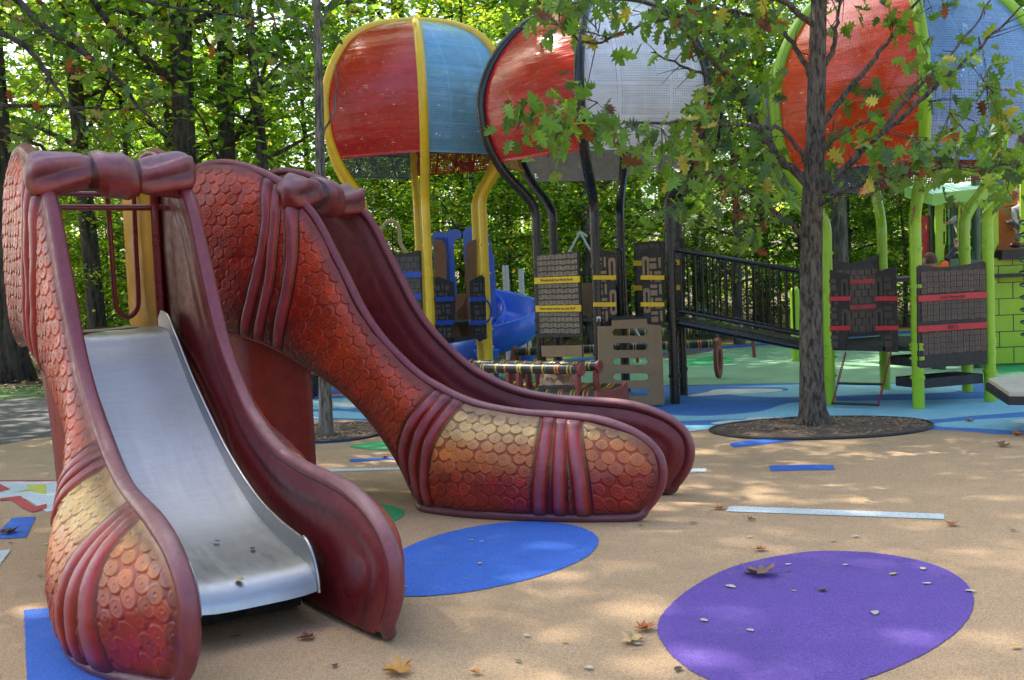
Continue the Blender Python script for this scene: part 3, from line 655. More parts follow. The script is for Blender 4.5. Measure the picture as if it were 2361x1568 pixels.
# blue hood and spiral chute beyond
def pyr(Y, pts, t, mat, name, parent, c, holes=(), bevel=.004):
    P = [D(x, y, Y) for x, y in pts]; o = np.array([0, Y, 0.]); q = [(p[0], p[2]) for p in P]; H = [[(D(x, y, Y)[0], D(x, y, Y)[2]) for x, y in h] for h in holes]
    return MB().prism(q, t, o-np.array(c), (1, 0, 0), (0, 0, 1), H).build(name, mat, parent, smooth=False, bevel=bevel)
hd = pyr(15.9, [(998, 537), (1008, 534), (1028, 536), (1036, 530), (1058, 529), (1063, 534), (1064, 548), (1052, 552), (1046, 566), (1048, 620), (1055, 690), (1060, 735), (1015, 735), (1004, 690)], .10, MT['blue_plastic'], 'slide_hood', TY.t, TY.c)
m = MB()
for x in (1006, 1014, 1022, 1030): 
    A, B = D(x, 548, 15.83)-TY.c, D(x+8, 690, 15.83)-TY.c; m.tube([A, B], .018, 6)
m.build('hood_rib', MT['blue_strip'], hd)
pyr(15.9, [(1067, 535), (1078, 524), (1108, 522), (1122, 530), (1132, 560), (1138, 600), (1142, 660), (1144, 735), (1100, 745), (1090, 700), (1070, 600)], .10, MT['blue_plastic'], 'slide_hood', TY.t, TY.c)
def spiral(c, r, w, z0, z1, a0, a1, n=60):
    V = []; F = []; prof = [(-w, .40), (-w+.02, .415), (-w+.05, .40), (-w*.93, .16), (-w*.6, .03), (0, 0), (w*.6, .03), (w*.93, .16), (w-.05, .40), (w-.0, .42), (w+.02, .40), (w+.01, .1), (w*.6, -.03), (0, -.05), (-w*.6, -.03), (-w-.01, .1)]
    K = len(prof)
    for i in range(n+1):
        f = i/n; a = math.radians(a0+(a1-a0)*f); z = z0+(z1-z0)*f; d = np.array([math.cos(a), math.sin(a), 0])
        for x, y in prof: V.append(c+d*(r+x)+np.array([0, 0, z+y]))
    F = [(i*K+k, i*K+(k+1) % K, (i+1)*K+(k+1) % K, (i+1)*K+k) for i in range(n) for k in range(K)]
    return V, F
sc = D(1135, 700, 16.7); sc = np.array([sc[0], sc[1], 0])-TY.c
V, F = spiral(sc, .46, .30, 1.05, .12, 120, -185); mesh_np('spiral_slide', V, np.array(F), MT['blue_plastic'], TY.t)
MB().tube([sc, sc+np.array([0, 0, 1.9])], .06, 12).build('slide_column', MT['blue_plastic'], TY.t)
# ================================================================== green tower
TG = Tower(2072, 12.06, 20.8, .95, -.36, MT['lime_post'], 'lime green posted play tower under an orange and blue balloon roof, with chain ladder', rp=.061, deckz=.64, za=1.13)
TG.balloon(205, MT['perf_orange']); TG.balloon(265, MT['perf_sky']); TG.balloon(325, MT['perf_green']); TG.balloon(25, MT['perf_red_back'], 2.78); TG.balloon(85, MT['perf_slate'], 2.74); TG.balloon(145, MT['perf_slate'], 2.8)
for lo, pts, stx in ((1, [(1914, 622), (1922, 624), (1936, 628), (1960, 632), (1960, 760), (1952, 785), (1950, 806), (1920, 806)], (1914, 1960)), (0, [(2019, 628), (2066, 612), (2072, 812), (2044, 812), (2036, 785), (2022, 762)], (2019, 2070))):
    p = TG.plate(205, pts, .02, MT['dark_board'], 'entry_panel', .03); a4 = TG.px(205, [(min(q[0] for q in pts)+3, 800), (max(q[0] for q in pts)-3, 628)], .03)
    xa, xb = (a4[0][0], a4[1][0]-.09) if lo else (a4[0][0]+.09, a4[1][0]); tiles_part(TG, 205, basket(xa, a4[0][1], xb, a4[1][1]), MT['brick_brown'], 'brick_tile', .044, p)
    xs = (a4[1][0]-.08, a4[1][0]) if lo else (a4[0][0], a4[0][0]+.08)
    for z0_, z1_ in ((.80, 1.04), (1.12, 1.36)): TG.plate(205, rrect(xs[0], z0_, xs[1], z1_, .03), .012, MT['brick_brown'], 'grip_plate', .046, holes=[rrect(xs[0]+.026, z0_+.04, xs[1]-.026, z1_-.04, .013)], parent=p, raw=True, bevel=0)
    for yy in (689, 757): TG.plate(205, [(stx[0], yy-5), (stx[1], yy-6), (stx[1], yy+4), (stx[0], yy+5)], .02, MT['red_strip'], 'red_strip', .06)
TG.plate(205, [(1950, 796), (2038, 796), (2038, 810), (1950, 808)], .06, MT['deck_black'], 'step_tread', .0)
bb = TG.plate(265, [(2113, 616), (2118, 611), (2160, 616), (2200, 614), (2240, 608), (2266, 602), (2271, 606), (2275, 838), (2200, 844), (2122, 849), (2116, 845)], .022, MT['dark_board'], 'alphabet_board', .05)
a4 = TG.px(265, [(2124, 820), (2268, 620)], .05); zt, zb_ = a4[1][1], a4[0][1]; cw = (a4[1][0]-a4[0][0])/11; rws = []; TV = []; TF = []; al = 'ABCDEFGHIJKLMNOPQRSTUVWXYZ'; o, e, n = TG.plane(265, .05); kk = 0
for i in range(15):
    zc = zt-(i+.5)*(zt-zb_)/15
    if i in (4, 9): continue
    for j in range(11):
        xc = a4[0][0]+(j+.5)*cw; zz = zc+(j % 2)*.005; rws.append((xc-cw*.45, zz-(zt-zb_)/15*.42, xc+cw*.45, zz+(zt-zb_)/15*.42)); V, F = text_mesh(al[kk % 26], .05, o-TG.c+e*xc+np.array([0, 0, zz]), e, (0, 0, 1), None, None, None, lift=.0205); kk += 1
        k = len(TV); TV += list(V); TF += [[q+k for q in f] for f in F]
tl = tiles_part(TG, 265, rws, MT['tile_dark'], 'letter_tile', .067, bb); tl['kind'] = 'stuff'; mesh_np('lettering', TV, TF, MT['letter_ink'], bb, smooth=False)
for yy, txt in ((688, "Let's learn our"), (758, "ABC's")):
    s_ = TG.plate(265, [(2116, yy-6), (2274, yy-16), (2275, yy-2), (2117, yy+8)], .02, MT['red_strip'], 'red_strip', .08); q = TG.px(265, [(2195, yy-4)], .08)[0]
    text_mesh(txt, .055, o-TG.c+n*.045+e*q[0]+np.array([0, 0, q[1]]), e, (0, 0, 1), MT['letter_ink'], 'lettering', s_, lift=.003)
for side, pts in ((145, [(.05, .66), (.85, .66), (.85, 1.50), (.05, 1.56)]), (85, [(.05, .66), (.85, .66), (.85, 1.62), (.45, 1.52), (.05, 1.62)])):
    p = TG.plate(side, pts, .02, MT['dark_board'], 'back_board', 0, raw=True); tiles_part(TG, side, bricks([], .08, .70, .82, 1.45, .1, .085, 0), MT['brick_brown'], 'brick_tile', -.014, p)
    for z in (.98, 1.28): TG.plate(side, [(.1, z), (.8, z), (.8, z+.05), (.1, z+.05)], .012, MT['red_strip'], 'red_strip', -.02, raw=True, parent=p)
# low transfer step under the alphabet board
for q, (z, w) in enumerate(((.42, .10), (.20, .10))):
    TG.plate(265, [(.05, z), (.86, z), (.86, z+w), (.05, z+w)], .40, MT['deck_black'], 'transfer_step', -.28+q*.08, raw=True)
# chain ladder
A = INP(1950, 812, *[TG.plane(205, .05)[i] for i in (0, 2)])-TG.c; B = INP(2054, 812, *[TG.plane(205, .05)[i] for i in (0, 2)])-TG.c
A2 = G(1919, 938)-TG.c; B2 = G(2025, 942)-TG.c; A2[2] = .03; B2[2] = .03
lad = empty('chain_ladder', (0, 0, 0)); lad.parent = TG.t; del_ = [k for k in lad.keys()]
paint('red_chain', (.28, .02, .03), .45)
for P0, P1 in ((A, A2), (B, B2)):
    m = MB(); nL = 24; d = (P1-P0); Ld = np.linalg.norm(d); d = d/Ld; s1 = np.cross(d, [0, 1., 0]); s1 /= np.linalg.norm(s1); s2 = np.cross(d, s1)
    for i in range(nL):
        c0 = P0+d*Ld*(i+.5)/nL; sx = s1 if i % 2 else s2; ring = [c0+d*math.sin(2*PI*k/10)*.018+sx*math.cos(2*PI*k/10)*.0115 for k in range(10)]; m.tube(ring, .0045, 5, closed=True)
    m.build('chain', MT['red_chain'], lad)
for f in (.60, .985):
    MB().tube([A+(A2-A)*f, B+(B2-B)*f], .014, 10).build('rung', MT['deck_black'], lad)
# ================================================================== ramp bridge between black and green towers
br = empty('ramp_bridge', TB.c, 0, 'sloping black bridge with barred railings joining the black and the green tower', 'bridge')
def DB(x, y, Y): return D(x, y, Y)-TB.c
P0f = TB.post(315)+np.array([.0, 0, .0]); P0b = TB.post(15)
Q0f = TG.post(205)+TG.c-TB.c; Q0b = TG.post(145)+TG.c-TB.c
zA, zB = .96, .62
m = MB(); ns = 58
for i in range(ns):
    f = (i+.5)/ns; a = P0f+(Q0f-P0f)*f; b = P0b+(Q0b-P0b)*f; z = zA+(zB-zA)*f; c = (a+b)/2; w = b-a; Lw = np.linalg.norm(w)-.16
    m.box(c+np.array([0, 0, z]), (.028, Lw, .03), ax=((Q0f-P0f)/np.linalg.norm(Q0f-P0f), w/np.linalg.norm(w), (0, 0, 1)))
m.build('deck_slat', MT['deck_black'], br)
for a, b in ((P0f, Q0f), (P0b, Q0b)):
    inw = ((P0b-P0f)/np.linalg.norm(P0b-P0f))*(.06 if a is P0f else -.06)
    a_, b_ = a+inw, b+inw; dv = (b_-a_)/np.linalg.norm(b_-a_); a_ = a_+dv*.07; b_ = b_-dv*.07
    MB().tube([a_+np.array([0, 0, zA-.04]), b_+np.array([0, 0, zB-.04])], .038, 12).build('side_beam', MT['black_post'], br)
    rail = empty('railing', (0, 0, 0)); rail.parent = br
    MB().tube([a_+np.array([0, 0, zA+.80]), b_+np.array([0, 0, zB+.80])], .026, 12).build('top_rail', MT['black_post'], rail)
    MB().tube([a_+np.array([0, 0, zA+.10]), b_+np.array([0, 0, zB+.10])], .02, 12).build('bottom_rail', MT['black_post'], rail)
    for i in range(19):
        f = (i+.5)/19; p_ = a_+(b_-a_)*f; z = zA+(zB-zA)*f; MB().tube([p_+np.array([0, 0, z+.10]), p_+np.array([0, 0, z+.80])], .0115, 8).build('baluster', MT['black_post'], rail)
# ------------------------------------------------------------------ ground sheets
def sheet(name, pts, mat, z, world=False, rnd=6, kind='structure', closed_smooth=True):
    P = [(p if world else tuple(G(*p)[:2])) for p in pts]
    if rnd: P = [tuple(q) for q in catmull(P, rnd, closed=True)]
    if name.endswith(('oval', 'marking')):
        jr = random.Random(3); Q = []
        for a, b in zip(P, P[1:]+P[:1]):
            m_ = max(1, int(math.hypot(b[0]-a[0], b[1]-a[1])/.012))
            Q += [(a[0]+(b[0]-a[0])*k/m_+jr.uniform(-.0028, .0028), a[1]+(b[1]-a[1])*k/m_+jr.uniform(-.0028, .0028)) for k in range(m_)]
        P = Q
    bm = bmesh.new(); vs = [bm.verts.new((p[0], p[1], 0)) for p in P]
    for a, b in zip(vs, vs[1:]+vs[:1]): bm.edges.new((a, b))
    bmesh.ops.triangle_fill(bm, use_beauty=True, use_dissolve=False, edges=bm.edges[:]); bmesh.ops.recalc_face_normals(bm, faces=bm.faces[:])
    for f in bm.faces:
        if f.normal.z < 0: f.normal_flip()
    me = bpy.data.meshes.new(name); bm.to_mesh(me); bm.free(); me.materials.append(mat)
    o = bpy.data.objects.new(name, me); o.location.z = z; COL.objects.link(o); o['kind'] = kind; return o
M_tan = rubber('rubber_tan', (.475, .31, .168), (.15, .13, .10)); M_blue = rubber('rubber_blue', (.055, .19, .52)); M_lblue = rubber('rubber_light_blue', (.24, .54, .68)); M_pale = rubber('rubber_pale', (.60, .66, .66))
M_vblue = rubber('rubber_marking_blue', (.035, .14, .55)); M_purple = rubber('rubber_purple', (.125, .065, .33)); M_green = rubber('rubber_green', (.04, .36, .12)); M_sage = rubber('rubber_sage', (.20, .38, .22)); M_yel = rubber('rubber_yellow', (.62, .60, .08)); M_red = rubber('rubber_red', (.50, .06, .06)); M_or = rubber('rubber_orange', (.70, .25, .06))
M_violet = rubber('rubber_violet', (.10, .06, .40))
m, nt, bs, N, L = nodes('forest_litter')
r = ramp(nt, noise(nt, 26, 8, .8), [(.30, (.035, .022, .014)), (.46, (.12, .08, .05)), (.60, (.24, .15, .09)), (.74, (.46, .33, .22))]); g = ramp(nt, noise(nt, .22, 4, .6), [(.50, 0.), (.62, .75)])
r2 = mixc(nt, g, r, ramp(nt, noise(nt, 30, 5, .7), [(.3, (.02, .045, .012)), (.7, (.10, .17, .035))])); L.new(r2, bs.inputs['Base Color']); bs.inputs['Roughness'].default_value = .95; bump(nt, noise(nt, 30, 8, .8), 1, .05, bs); M_litter = m
m, nt, bs, N, L = nodes('wood_mulch')
f = noise(nt, 34, 8, .85, stretch=(1, 2.2, 1)); L.new(ramp(nt, f, [(.30, (.04, .028, .02)), (.45, (.15, .10, .07)), (.60, (.26, .18, .125)), (.78, (.42, .31, .22))]), bs.inputs['Base Color']); bs.inputs['Roughness'].default_value = .95; bump(nt, f, 1, .035, bs); M_mulch = m
m, nt, bs, N, L = nodes('asphalt'); f = noise(nt, 140, 4, .7); L.new(ramp(nt, f, [(.3, (.035, .036, .04)), (.7, (.085, .085, .09))]), bs.inputs['Base Color']); bs.inputs['Roughness'].default_value = .9; bump(nt, f, .5, .004, bs); M_asph = m
m, nt, bs, N, L = nodes('grass_green'); f = noise(nt, 60, 6, .8); L.new(ramp(nt, f, [(.3, (.015, .05, .01)), (.7, (.09, .22, .03))]), bs.inputs['Base Color']); bs.inputs['Roughness'].default_value = .9; bump(nt, f, 1, .04, bs); M_grass = m
paint('edging_black', (.02, .022, .026), .5)
# forest floor out to the horizon (gently rolling far away)
nx = 121; gx = np.sinh(np.linspace(-1, 1, nx)*4.6)/math.sinh(4.6)*900; gy = gx+200*0
V = []; 
for y in gy:
    for x in gx:
        d = math.hypot(x, y-10); V.append((x, y+10, -.035+max(0, min(1, (d-26)/40))*(.5*math.sin(x*.07)+.45*math.sin(y*.06+1))*1.2+max(0, d-70)*.012))
F = [(i*nx+k, i*nx+k+1, (i+1)*nx+k+1, (i+1)*nx+k) for i in range(nx-1) for k in range(nx-1)]
mesh_np('ground', V, np.array(F), M_litter)['kind'] = 'structure'
Z = [-.006, -.004, -.002, 0.0]
far_edge = [(-300, 925), (400, 893), (690, 872), (900, 858), (1110, 840), (1250, 823), (1345, 814), (1440, 805), (1560, 793), (1700, 785), (1845, 775), (2100, 752), (2361, 735)]
fe = [tuple(G(*p)[:2]) for p in far_edge]
# tan surface under everything, with its left edge where the asphalt path begins
tl = [tuple(G(*p)[:2]) for p in ((-420, 1062), (-120, 1042), (0, 1025), (95, 1008), (300, 985), (560, 962), (690, 950))]
sheet('rubber_surface', [(-9, -6), (14, -6), (24, 8), (24, 20)]+fe[::-1][:11]+tl[::-1], M_tan, Z[0], world=True, rnd=0)
gb = [(690, 915), (900, 897), (1110, 864), (1345, 832), (1440, 824), (1560, 817), (1620, 808), (1700, 801), (1845, 789), (2100, 768), (2600, 735)]
sheet('green_surface', gb[2:]+[(2700, 870), (2361, 882), (2100, 882), (1840, 883), (1590, 888), (1440, 890), (1250, 897), (1150, 900)], M_sage, Z[1], rnd=4)
# rainbow band in six strips
cols = [M_red, M_or, M_yel, M_green, M_vblue, M_violet]
fa = catmull([G(*p)[:2] for p in far_edge[1:]], 6); na = catmull([G(*p)[:2] for p in [(400, 945)]+gb], 6)
def resamp(P, n):
    s = np.r_[0, np.cumsum(np.hypot(*np.diff(P, axis=0).T))]; t = np.linspace(0, s[-1], n); return np.stack([np.interp(t, s, P[:, k]) for k in (0, 1)], 1)
fa, na = resamp(fa, 70), resamp(na, 70)
for k in range(6):
    A_ = fa+(na-fa)*k/6; B_ = fa+(na-fa)*(k+1)/6; V = [(p[0], p[1], Z[1]+.001*0) for p in A_]+[(p[0], p[1], Z[1]) for p in B_]
    o = mesh_np('rainbow_stripe', V, np.array([(i, i+1, 71+i, 70+i) for i in range(69)]), cols[k]); o['kind'] = 'structure'; o.location.z = .002
# blue water-like area and its wavy patches
sheet('blue_surface', [(560, 925), (690, 918), (900, 903), (1150, 897), (1440, 889), (1590, 887), (1840, 882.5), (2100, 881.5), (2361, 881), (2750, 868), (2750, 985), (2361, 1001), (2250, 995), (2148, 990), (2000, 1000), (1800, 1000), (1650, 984), (1590, 994), (1400, 1000), (1100, 985), (900, 975), (800, 966), (690, 969), (560, 975)], M_blue, Z[1], rnd=2)
def patch(name, pts, mat, z=Z[2], rnd=5): return sheet(name, pts, mat, z, rnd=rnd)
patch('light_blue_patch', [(1480, 952), (1560, 957), (1639, 958), (1728, 951), (1772, 943), (1805, 932), (1850, 927), (2000, 923), (2100, 922), (2300, 918), (2600, 905), (2600, 925), (2361, 949), (2250, 958), (2138, 967), (2050, 963), (1900, 958), (1800, 961), (1714, 966), (1635, 968), (1558, 971), (1480, 972)], M_lblue)
patch('light_blue_patch', [(1480, 990), (1573, 981), (1640, 979.5), (1720, 978), (1660, 985), (1590, 993), (1500, 996)], M_lblue)
patch('light_blue_patch', [(2156, 976), (2250, 967), (2361, 961), (2550, 950), (2550, 985), (2361, 992), (2250, 987), (2168, 983)], M_lblue)
patch('pale_patch', [(1640, 975), (1680, 969), (1717, 967.5), (1735, 962.5), (1842, 961.5), (2050, 964), (2130, 969), (2135, 973), (2050, 974), (1800, 976), (1720, 976), (1660, 978)], M_pale, Z[3])
patch('pale_patch', [(1577, 992), (1593, 989.6), (1608, 992), (1593, 994.3)], M_pale, Z[3])
patch('pale_patch', [(2330, 971), (2370, 966), (2420, 971), (2370, 976)], M_pale, Z[3])
patch('pale_patch', [(1589, 911), (1628, 904), (1661, 897), (1785, 896), (1802, 901), (1740, 906), (1683, 908.5), (1600, 913.5)], M_pale)
patch('light_blue_patch', [(1683, 909), (1760, 905.5), (1815, 900), (1800, 893), (1700, 892), (1842, 886), (2000, 885), (2200, 884), (2200, 903), (2000, 910), (1842, 915), (1740, 914)], M_lblue)
patch('light_blue_patch', [(640, 925), (720, 921), (800, 917), (1000, 910), (1250, 903), (1280, 912), (1100, 930), (900, 934), (805, 942), (770, 940), (700, 945), (640, 948)], M_lblue)
patch('light_blue_patch', [(640, 958), (700, 951), (775, 947), (850, 950), (1000, 940), (1150, 935), (1200, 950), (1000, 970), (850, 966), (760, 963), (690, 966)], M_lblue)
patch('pale_patch', [(715, 933), (760, 929), (800, 926), (900, 924), (905, 930), (820, 938), (770, 936)], M_pale, Z[3])
patch('green_patch', [(1545, 838), (1600, 828), (1650, 820), (1685, 824), (1692, 831), (1670, 838), (1600, 842)], M_green)
patch('mulch_patch', [(1500, 815), (1560, 812), (1610, 806), (1640, 808), (1620, 813), (1560, 822), (1510, 826)], M_mulch, Z[2]+.001)
patch('green_patch', [(2270, 850), (2320, 838), (2420, 830), (2450, 850), (2361, 858), (2300, 860)], M_green)
# ovals and strips in the tan area
patch('purple_oval', [(1517, 1460), (1530, 1410), (1600, 1350), (1700, 1302), (1850, 1272), (1960, 1270), (2060, 1279), (2160, 1303), (2220, 1336), (2245, 1378), (2228, 1430), (2170, 1482), (2080, 1530), (1960, 1572), (1800, 1594), (1650, 1570), (1560, 1520)], M_purple)
patch('blue_oval', [(890, 1290), (960, 1250), (1050, 1222), (1150, 1205), (1250, 1202), (1330, 1212), (1374, 1233), (1376, 1258), (1340, 1290), (1250, 1325), (1130, 1354), (1020, 1370), (920, 1372), (840, 1350)], M_vblue)
patch('green_oval', [(790, 1165), (850, 1160), (890, 1163), (925, 1173), (932, 1184), (910, 1200), (870, 1211), (800, 1213), (740, 1190)], M_green)
patch('green_oval', [(805, 1028), (845, 1020), (900, 1017), (960, 1022), (930, 1033), (880, 1037), (835, 1034)], M_green)
patch('yellow_oval', [(660, 1044), (690, 1047), (718, 1055), (700, 1061), (650, 1064), (610, 1057)], M_yel)
patch('blue_strip_marking', [(805, 1058), (850, 1056), (905, 1054), (925, 1057), (850, 1062), (808, 1064)], M_vblue, rnd=0)
patch('blue_strip_marking', [(560, 1032), (690, 1023), (810, 1015), (812, 1017), (690, 1026), (560, 1035)], M_vblue, rnd=0)
patch('white_strip_marking', [(734, 1088), (745, 1081), (820, 1079), (925, 1077), (925, 1082), (820, 1085)], M_pale, rnd=0)
patch('white_strip_marking', [(1480, 1087), (1628, 1079), (1629, 1087), (1480, 1096)], M_pale, rnd=0)
patch('white_strip_marking', [(1540, 1044), (1580, 1036), (1603, 1042), (1560, 1048)], M_pale, rnd=0)
patch('blue_strip_marking', [(1682, 1021), (1730, 1014), (1790, 1011), (1900, 1011), (1830, 1015), (1780, 1021), (1691, 1031)], M_vblue, rnd=0)
patch('blue_strip_marking', [(1773, 1073), (1850, 1071), (1920, 1071), (1925, 1082), (1850, 1083), (1777, 1085)], M_vblue, rnd=0)
patch('white_strip_marking', [(1681, 1167), (1694, 1166), (2177, 1184), (2177, 1196), (1673, 1178)], M_pale, rnd=0)
patch('blue_strip_marking', [(28, 1193), (83, 1190), (60, 1238), (-20, 1243)], M_vblue, rnd=0)
patch('white_strip_marking', [(-60, 1272), (25, 1266), (0, 1300), (-30, 1340), (-90, 1340)], M_pale, rnd=0)
patch('blue_strip_marking', [(55, 1405), (220, 1392), (300, 1480), (240, 1640), (66, 1660)], M_vblue, rnd=0)
patch('white_star_marking', [(-60, 1110), (105, 1108), (230, 1110), (230, 1150), (108, 1180), (60, 1150), (-60, 1152)], M_pale, rnd=0)
patch('red_star_marking', [(-60, 1107), (230, 1106), (230, 1109.5), (-60, 1110)], M_red, Z[3], rnd=0)
patch('red_star_marking', [(0, 1115), (24, 1128), (0, 1134), (-40, 1134), (-40, 1112)], M_red, Z[3], rnd=0)
patch('red_star_marking', [(0, 1148), (46, 1143), (80, 1168), (108, 1161), (108, 1172), (74, 1181), (50, 1170), (25, 1152), (0, 1154)], M_red, Z[3], rnd=0)
patch('yellow_star_marking', [(60, 1117), (106, 1117), (106, 1140), (70, 1131), (30, 1136), (70, 1126)], M_yel, Z[3], rnd=0)
# asphalt path and the grass verge at the left
sheet('path', [tuple(G(*p)[:2]) for p in ((-900, 975), (-300, 940), (0, 921), (62, 915), (300, 905), (560, 900), (690, 905), (690, 948), (560, 960), (300, 983), (95, 1010), (0, 1028), (-120, 1045), (-420, 1065), (-900, 1120))], M_asph, -.016, world=True, rnd=0)
sheet('grass_verge', [(-400, 930), (0, 890), (60, 886), (300, 880), (560, 878), (560, 900), (300, 903), (60, 914), (0, 920), (-400, 950)], M_grass, -.02, rnd=0)
sheet('grass_verge', [(1400, 752), (1750, 745), (2361, 728), (2361, 715), (1800, 735), (1400, 742)], M_grass, -.02, rnd=0)
# tree pits
def pit(cx, cy, rx, ry, label):
    c = G(cx, cy); a = G(cx+rx, cy-rx*.042)-G(cx-rx, cy+rx*.042); R = np.linalg.norm(a)/2
    f, b = G(cx, cy+ry), G(cx, cy-ry); Ry = abs(f[1]-b[1])/2; cc = np.array([c[0], (f[1]+b[1])/2, 0])
    P = [(cc[0]+R*math.cos(t)*(1+.02*math.sin(3*t)), cc[1]+Ry*math.sin(t)*(1+.02*math.cos(2*t))) for t in np.linspace(0, 2*PI, 60, endpoint=False)]
    V = [(cc[0], cc[1], .03)]; K = 60
    for q, h in ((.35, .03), (.7, .016), (1., .006)):
        for p in P: V.append((cc[0]+(p[0]-cc[0])*q, cc[1]+(p[1]-cc[1])*q, h+random.uniform(-.004, .004)))
    F = [(0, 1+k, 1+(k+1) % K) for k in range(K)]+[(1+i*K+k, 1+(i+1)*K+k, 1+(i+1)*K+(k+1) % K, 1+i*K+(k+1) % K) for i in (0, 1) for k in range(K)]
    o = mesh_np('mulch_bed', V, F, M_mulch); o['kind'] = 'structure'
    t = MB().tube([(p[0], p[1], .006) for p in P], .014, 8, closed=True).build('edging_ring', MT['edging_black']); tag(t, label, 'edging', 'black edging rings around tree pits')
    # loose chips
    v = MB()
    for _ in range(420):
        r_ = math.sqrt(random.random())*.95; t_ = random.uniform(0, 2*PI); a_ = random.uniform(0, PI)
        v.box((cc[0]+R*r_*math.cos(t_), cc[1]+Ry*r_*math.sin(t_), .02+.015*(1-r_)+random.uniform(0, .01)), (random.uniform(.02, .06), .012, .005), ax=((math.cos(a_), math.sin(a_), random.uniform(-.3, .3)), (-math.sin(a_), math.cos(a_), 0), (0, 0, 1)))
    v.build('mulch_chips', paint('mulch_chip', (.27, .19, .12), .9, var=.5, sc=30), smooth=False)['kind'] = 'stuff'
    return cc
pit1 = pit(1897, 988, 253, 25.5, 'long black rubber edging ring around the oak trunk at right')
pit2 = pit(765, 999, 135, 21, 'black rubber edging ring around the slim trunk seen under the slide')
# ------------------------------------------------------------------ striped benches
m, nt, bs, N, L = nodes('striped_tube'); tc = N.new('ShaderNodeTexCoord'); sp = N.new('ShaderNodeSeparateXYZ'); L.new(tc.outputs['Object'], sp.inputs[0])
def mth(nt, op, a, b=None):
    n = nt.nodes.new('ShaderNodeMath'); n.operation = op
    for k, v in enumerate((a, b)):
        if v is None: continue
        if hasattr(v, 'is_output'): nt.links.new(v, n.inputs[k])
        else: n.inputs[k].default_value = v
    return n.outputs[0]
cell = mth(nt, 'FLOOR', mth(nt, 'DIVIDE', sp.outputs[0], .016)); wn = N.new('ShaderNodeTexWhiteNoise'); wn.noise_dimensions = '1D'; L.new(cell, wn.inputs['W'])
per = mth(nt, 'FRACT', mth(nt, 'DIVIDE', sp.outputs[0], .15)); band = mth(nt, 'LESS_THAN', per, .42)
r = N.new('ShaderNodeValToRGB'); r.color_ramp.interpolation = 'CONSTANT'; e = r.color_ramp.elements
for k, (p, c) in enumerate([(0, (.02, .02, .02)), (.42, (.55, .33, .02)), (.62, (.03, .14, .05)), (.74, (.60, .16, .02)), (.84, (.02, .02, .02)), (.92, (.35, .33, .2))]):
    if k > 1: e.new(p)
    e[k].position = p; e[k].color = (*c, 1)
L.new(wn.outputs['Value'], r.inputs[0]); c = mixc(nt, band, (.018, .018, .02), r.outputs[0]); L.new(c, bs.inputs['Base Color']); bs.inputs['Roughness'].default_value = .35
fr = mth(nt, 'SUBTRACT', mth(nt, 'FRACT', mth(nt, 'DIVIDE', sp.outputs[0], .016)), .5); b = N.new('ShaderNodeBump'); b.invert = True; b.inputs['Distance'].default_value = .006; L.new(mth(nt, 'MULTIPLY', fr, fr), b.inputs['Height']); L.new(b.outputs[0], bs.inputs['Normal']); MT['striped_tube'] = m
paint('bench_red', (.22, .045, .035), .45); paint('bench_green_grey', (.07, .10, .06), .6)
def bench(loc, rz, Lh, hb, label, group):
    """origin under the right end of the nearer back tube; the bench runs to negative x, y away from the viewer"""
    t = empty('striped_bench', loc, rz, label, 'bench', group)
    def side(x, pts, name='end_frame', th=.035, holes=()): return MB().prism(pts, th, (x, 0, 0), (0, 1, 0), (0, 0, 1), holes).build(name, MT['bench_red'], t, bevel=.004)
    for q, y0 in enumerate((0.0, .35)):
        for x in (-.04, -Lh*.46, -Lh*.54, -Lh+.05):
            cen = catmull([(y0+.16, .0), (y0+.07, .2), (y0+.0, .42), (y0, hb-.02)], 6); wd = np.interp(np.linspace(0, 1, len(cen)), [0, .5, 1], [.07, .045, .035])
            side(x, [(p[0]-w, p[1]) for p, w in zip(cen, wd)]+[(p[0]+w, p[1]) for p, w in zip(cen[::-1], wd[::-1])], 'back_leg')
        MB().tube([(0, y0, hb), (-Lh, y0, hb)], .052, 16).build('back_tube', MT['striped_tube'], t)
        for x in (0, -Lh): MB().lathe([(.062, -.014), (.066, 0), (.062, .014)], (x, y0, hb), 18, (1, 0, 0)).lathe([(.012, 0), (.012, .02)], (x+.004, y0, hb), 8, (1, 0, 0)).build('end_disc', MT['bench_red'], t)
    prof = catmull([(.00, .22), (.0, .34), (.04, .385), (.16, .37), (.3, .36), (.45, .37), (.56, .40), (.60, .34), (.60, .2)], 4); V = []; K = len(prof)
    for x in (.14, -Lh): V += [(x, p[0], p[1]) for p in prof]+[(x, .3+(p[0]-.3)*.93, p[1]-.025) for p in prof]
    F = [(k, k+1, 2*K+k+1, 2*K+k) for k in range(K-1)]+[(K+k+1, K+k, 3*K+k, 3*K+k+1) for k in range(K-1)]
    mesh_np('seat', V, F, MT['striped_tube'], t, sharp=40)
    hole = [(.32+.10*math.cos(a), .10+.11*math.sin(a)) for a in np.linspace(0, 2*PI, 16, endpoint=False)]
    for x in (.16, -Lh): side(x, [(-.04, 0), (-.03, .2), (-.01, .39), (.16, .37), (.35, .36), (.5, .38), (.60, .42), (.64, .2), (.68, 0)], 'end_panel', .035, [hole])
    return t
Yb = 10.6; pt = D(1340, 852, Yb); RB = math.radians(-35)
bn = bench((pt[0], pt[1], 0), RB, 1.6, pt[2], 'black and yellow striped bench with red curved legs, a patterned bag on its seat', 'striped benches')
